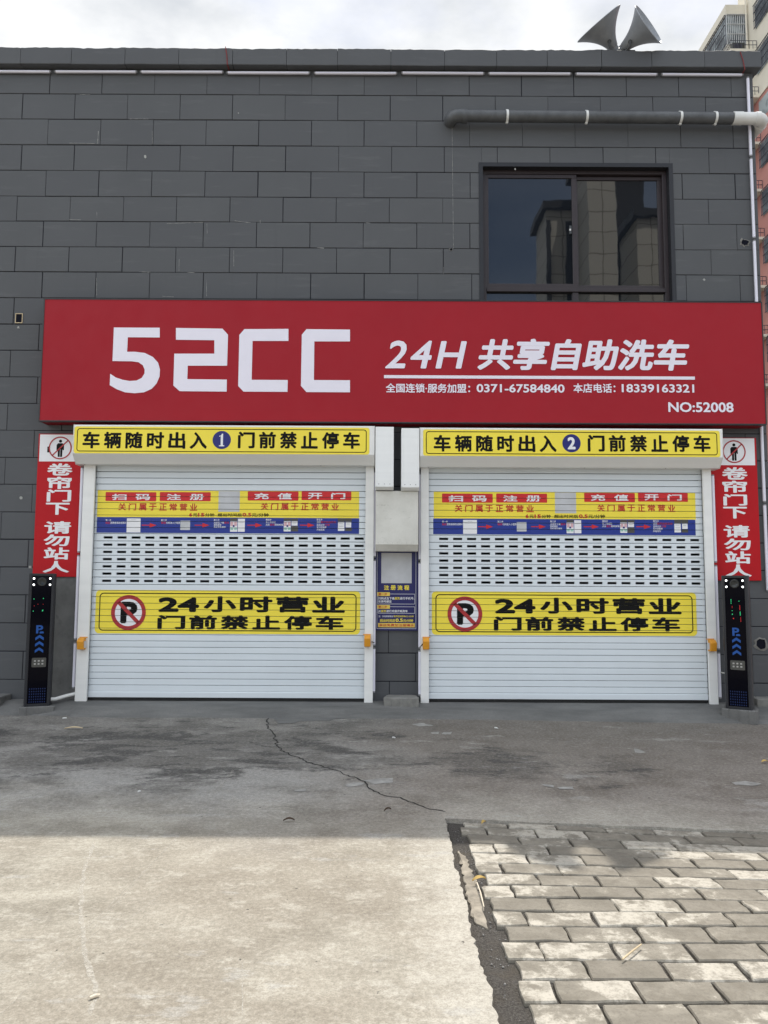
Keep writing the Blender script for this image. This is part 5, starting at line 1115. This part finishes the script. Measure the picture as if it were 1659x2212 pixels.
# ================================================================= LITTER
def leaf(p, L_, w_, rz, mat, name, label, cat):
    m_ = MB(); n = 8
    top = []
    for k in range(n + 1):
        t_ = k / n; hw_ = w_ * math.sin(math.pi * min(1, t_ * 0.95 + 0.03)) ** 0.8 / 2; zc = 0.012 * math.sin(t_ * 3) + 0.004
        m_.v += [Vector((L_ * (t_ - 0.5), -hw_, zc + 0.006)), Vector((L_ * (t_ - 0.5), 0, zc)), Vector((L_ * (t_ - 0.5), hw_, zc + 0.008))]
    for k in range(n):
        for q in (0, 1): i = k * 3 + q; m_.f.append((i, i + 3, i + 4, i + 1))
    o_ = m_.obj(name, mat, None, fix=False); o_.location = (p.x, p.y, hmap(p.x, p.y) + 0.004); o_.rotation_euler = (0.1, 0, rz); tag(o_, label, cat)
leaf(zg(410, 903, True) , 0.075, 0.024, 0.4, 'leafm', 'dry_leaf', 'curled yellow leaf lying on the soil gap beside the paving', 'leaf')
leaf(zg(430, 656, True), 0.05, 0.02, 0.9, 'leafm', 'dry_leaf', 'small brown leaf on the shaded first rows of paving', 'leaf')
leaf(zg(1645, 390, True), 0.06, 0.03, 0.2, 'leafm', 'dry_leaf', 'small brown leaf on the concrete at the right edge of the photo', 'leaf')
leaf(zg(318, 245), 0.17, 0.03, 0.05, 'straw', 'dry_leaf', 'long pale dry leaf on the shaded concrete before door 1', 'leaf')
leaf(zg(15, 600, True), 0.06, 0.012, 0.7, 'brownbit', 'dry_leaf', 'narrow dark leaf on the concrete just above the sunlit edge', 'leaf')
leaf(zg(1248, 645), 0.07, 0.022, 0.1, 'brownbit', 'dry_leaf', 'flat dark leaf on the shaded concrete near the crack', 'leaf')
def stick(p, q, r_, mat, name, label, cat):
    m_ = MB(); p = p.copy(); q = q.copy(); p.z = hmap(p.x, p.y) + r_ + 0.002; q.z = hmap(q.x, q.y) + r_ + 0.002
    m_.tube([p, p.lerp(q, 0.5) + Vector((0.003, 0.002, 0.002)), q], [r_, r_ * 1.1, r_ * 0.8], 8); tag(m_.obj(name, mat, None, smooth=True), label, cat)
stick(zg(1030, 1243, True), zg(1112, 1178, True), 0.0035, 'straw', 'twig', 'thin pale twig lying across a light paving block', 'twig')
stick(zg(388, 1413), zg(430, 1400), 0.0055, 'butt', 'cigarette_butt', 'tan cigarette butt lying on the sunlit concrete at lower left', 'litter')
stick(zg(270, 199), zg(288, 198), 0.006, 'pvc', 'cigarette_butt', 'white cigarette butt on the concrete in front of the left kiosk', 'litter')
stick(zg(595, 517), zg(607, 514), 0.005, 'pvc', 'cigarette_butt', 'white cigarette butt in the dark stain on shaded concrete', 'litter')
stick(zg(478, 240, True), zg(492, 243, True), 0.006, 'pvc', 'cigarette_butt', 'white cigarette butt on the concrete in front of door 2', 'litter')
stick(zg(36, 282, True), zg(48, 284, True), 0.006, 'pvc', 'cigarette_butt', 'white cigarette butt on the concrete before the pier', 'litter')
stick(zg(1143, 1162 + 450, True) if False else zg(398, 900, True), zg(432, 1015, True), 0.003, 'butt', 'twig', 'pale straight twig along the edge of the paving', 'twig')
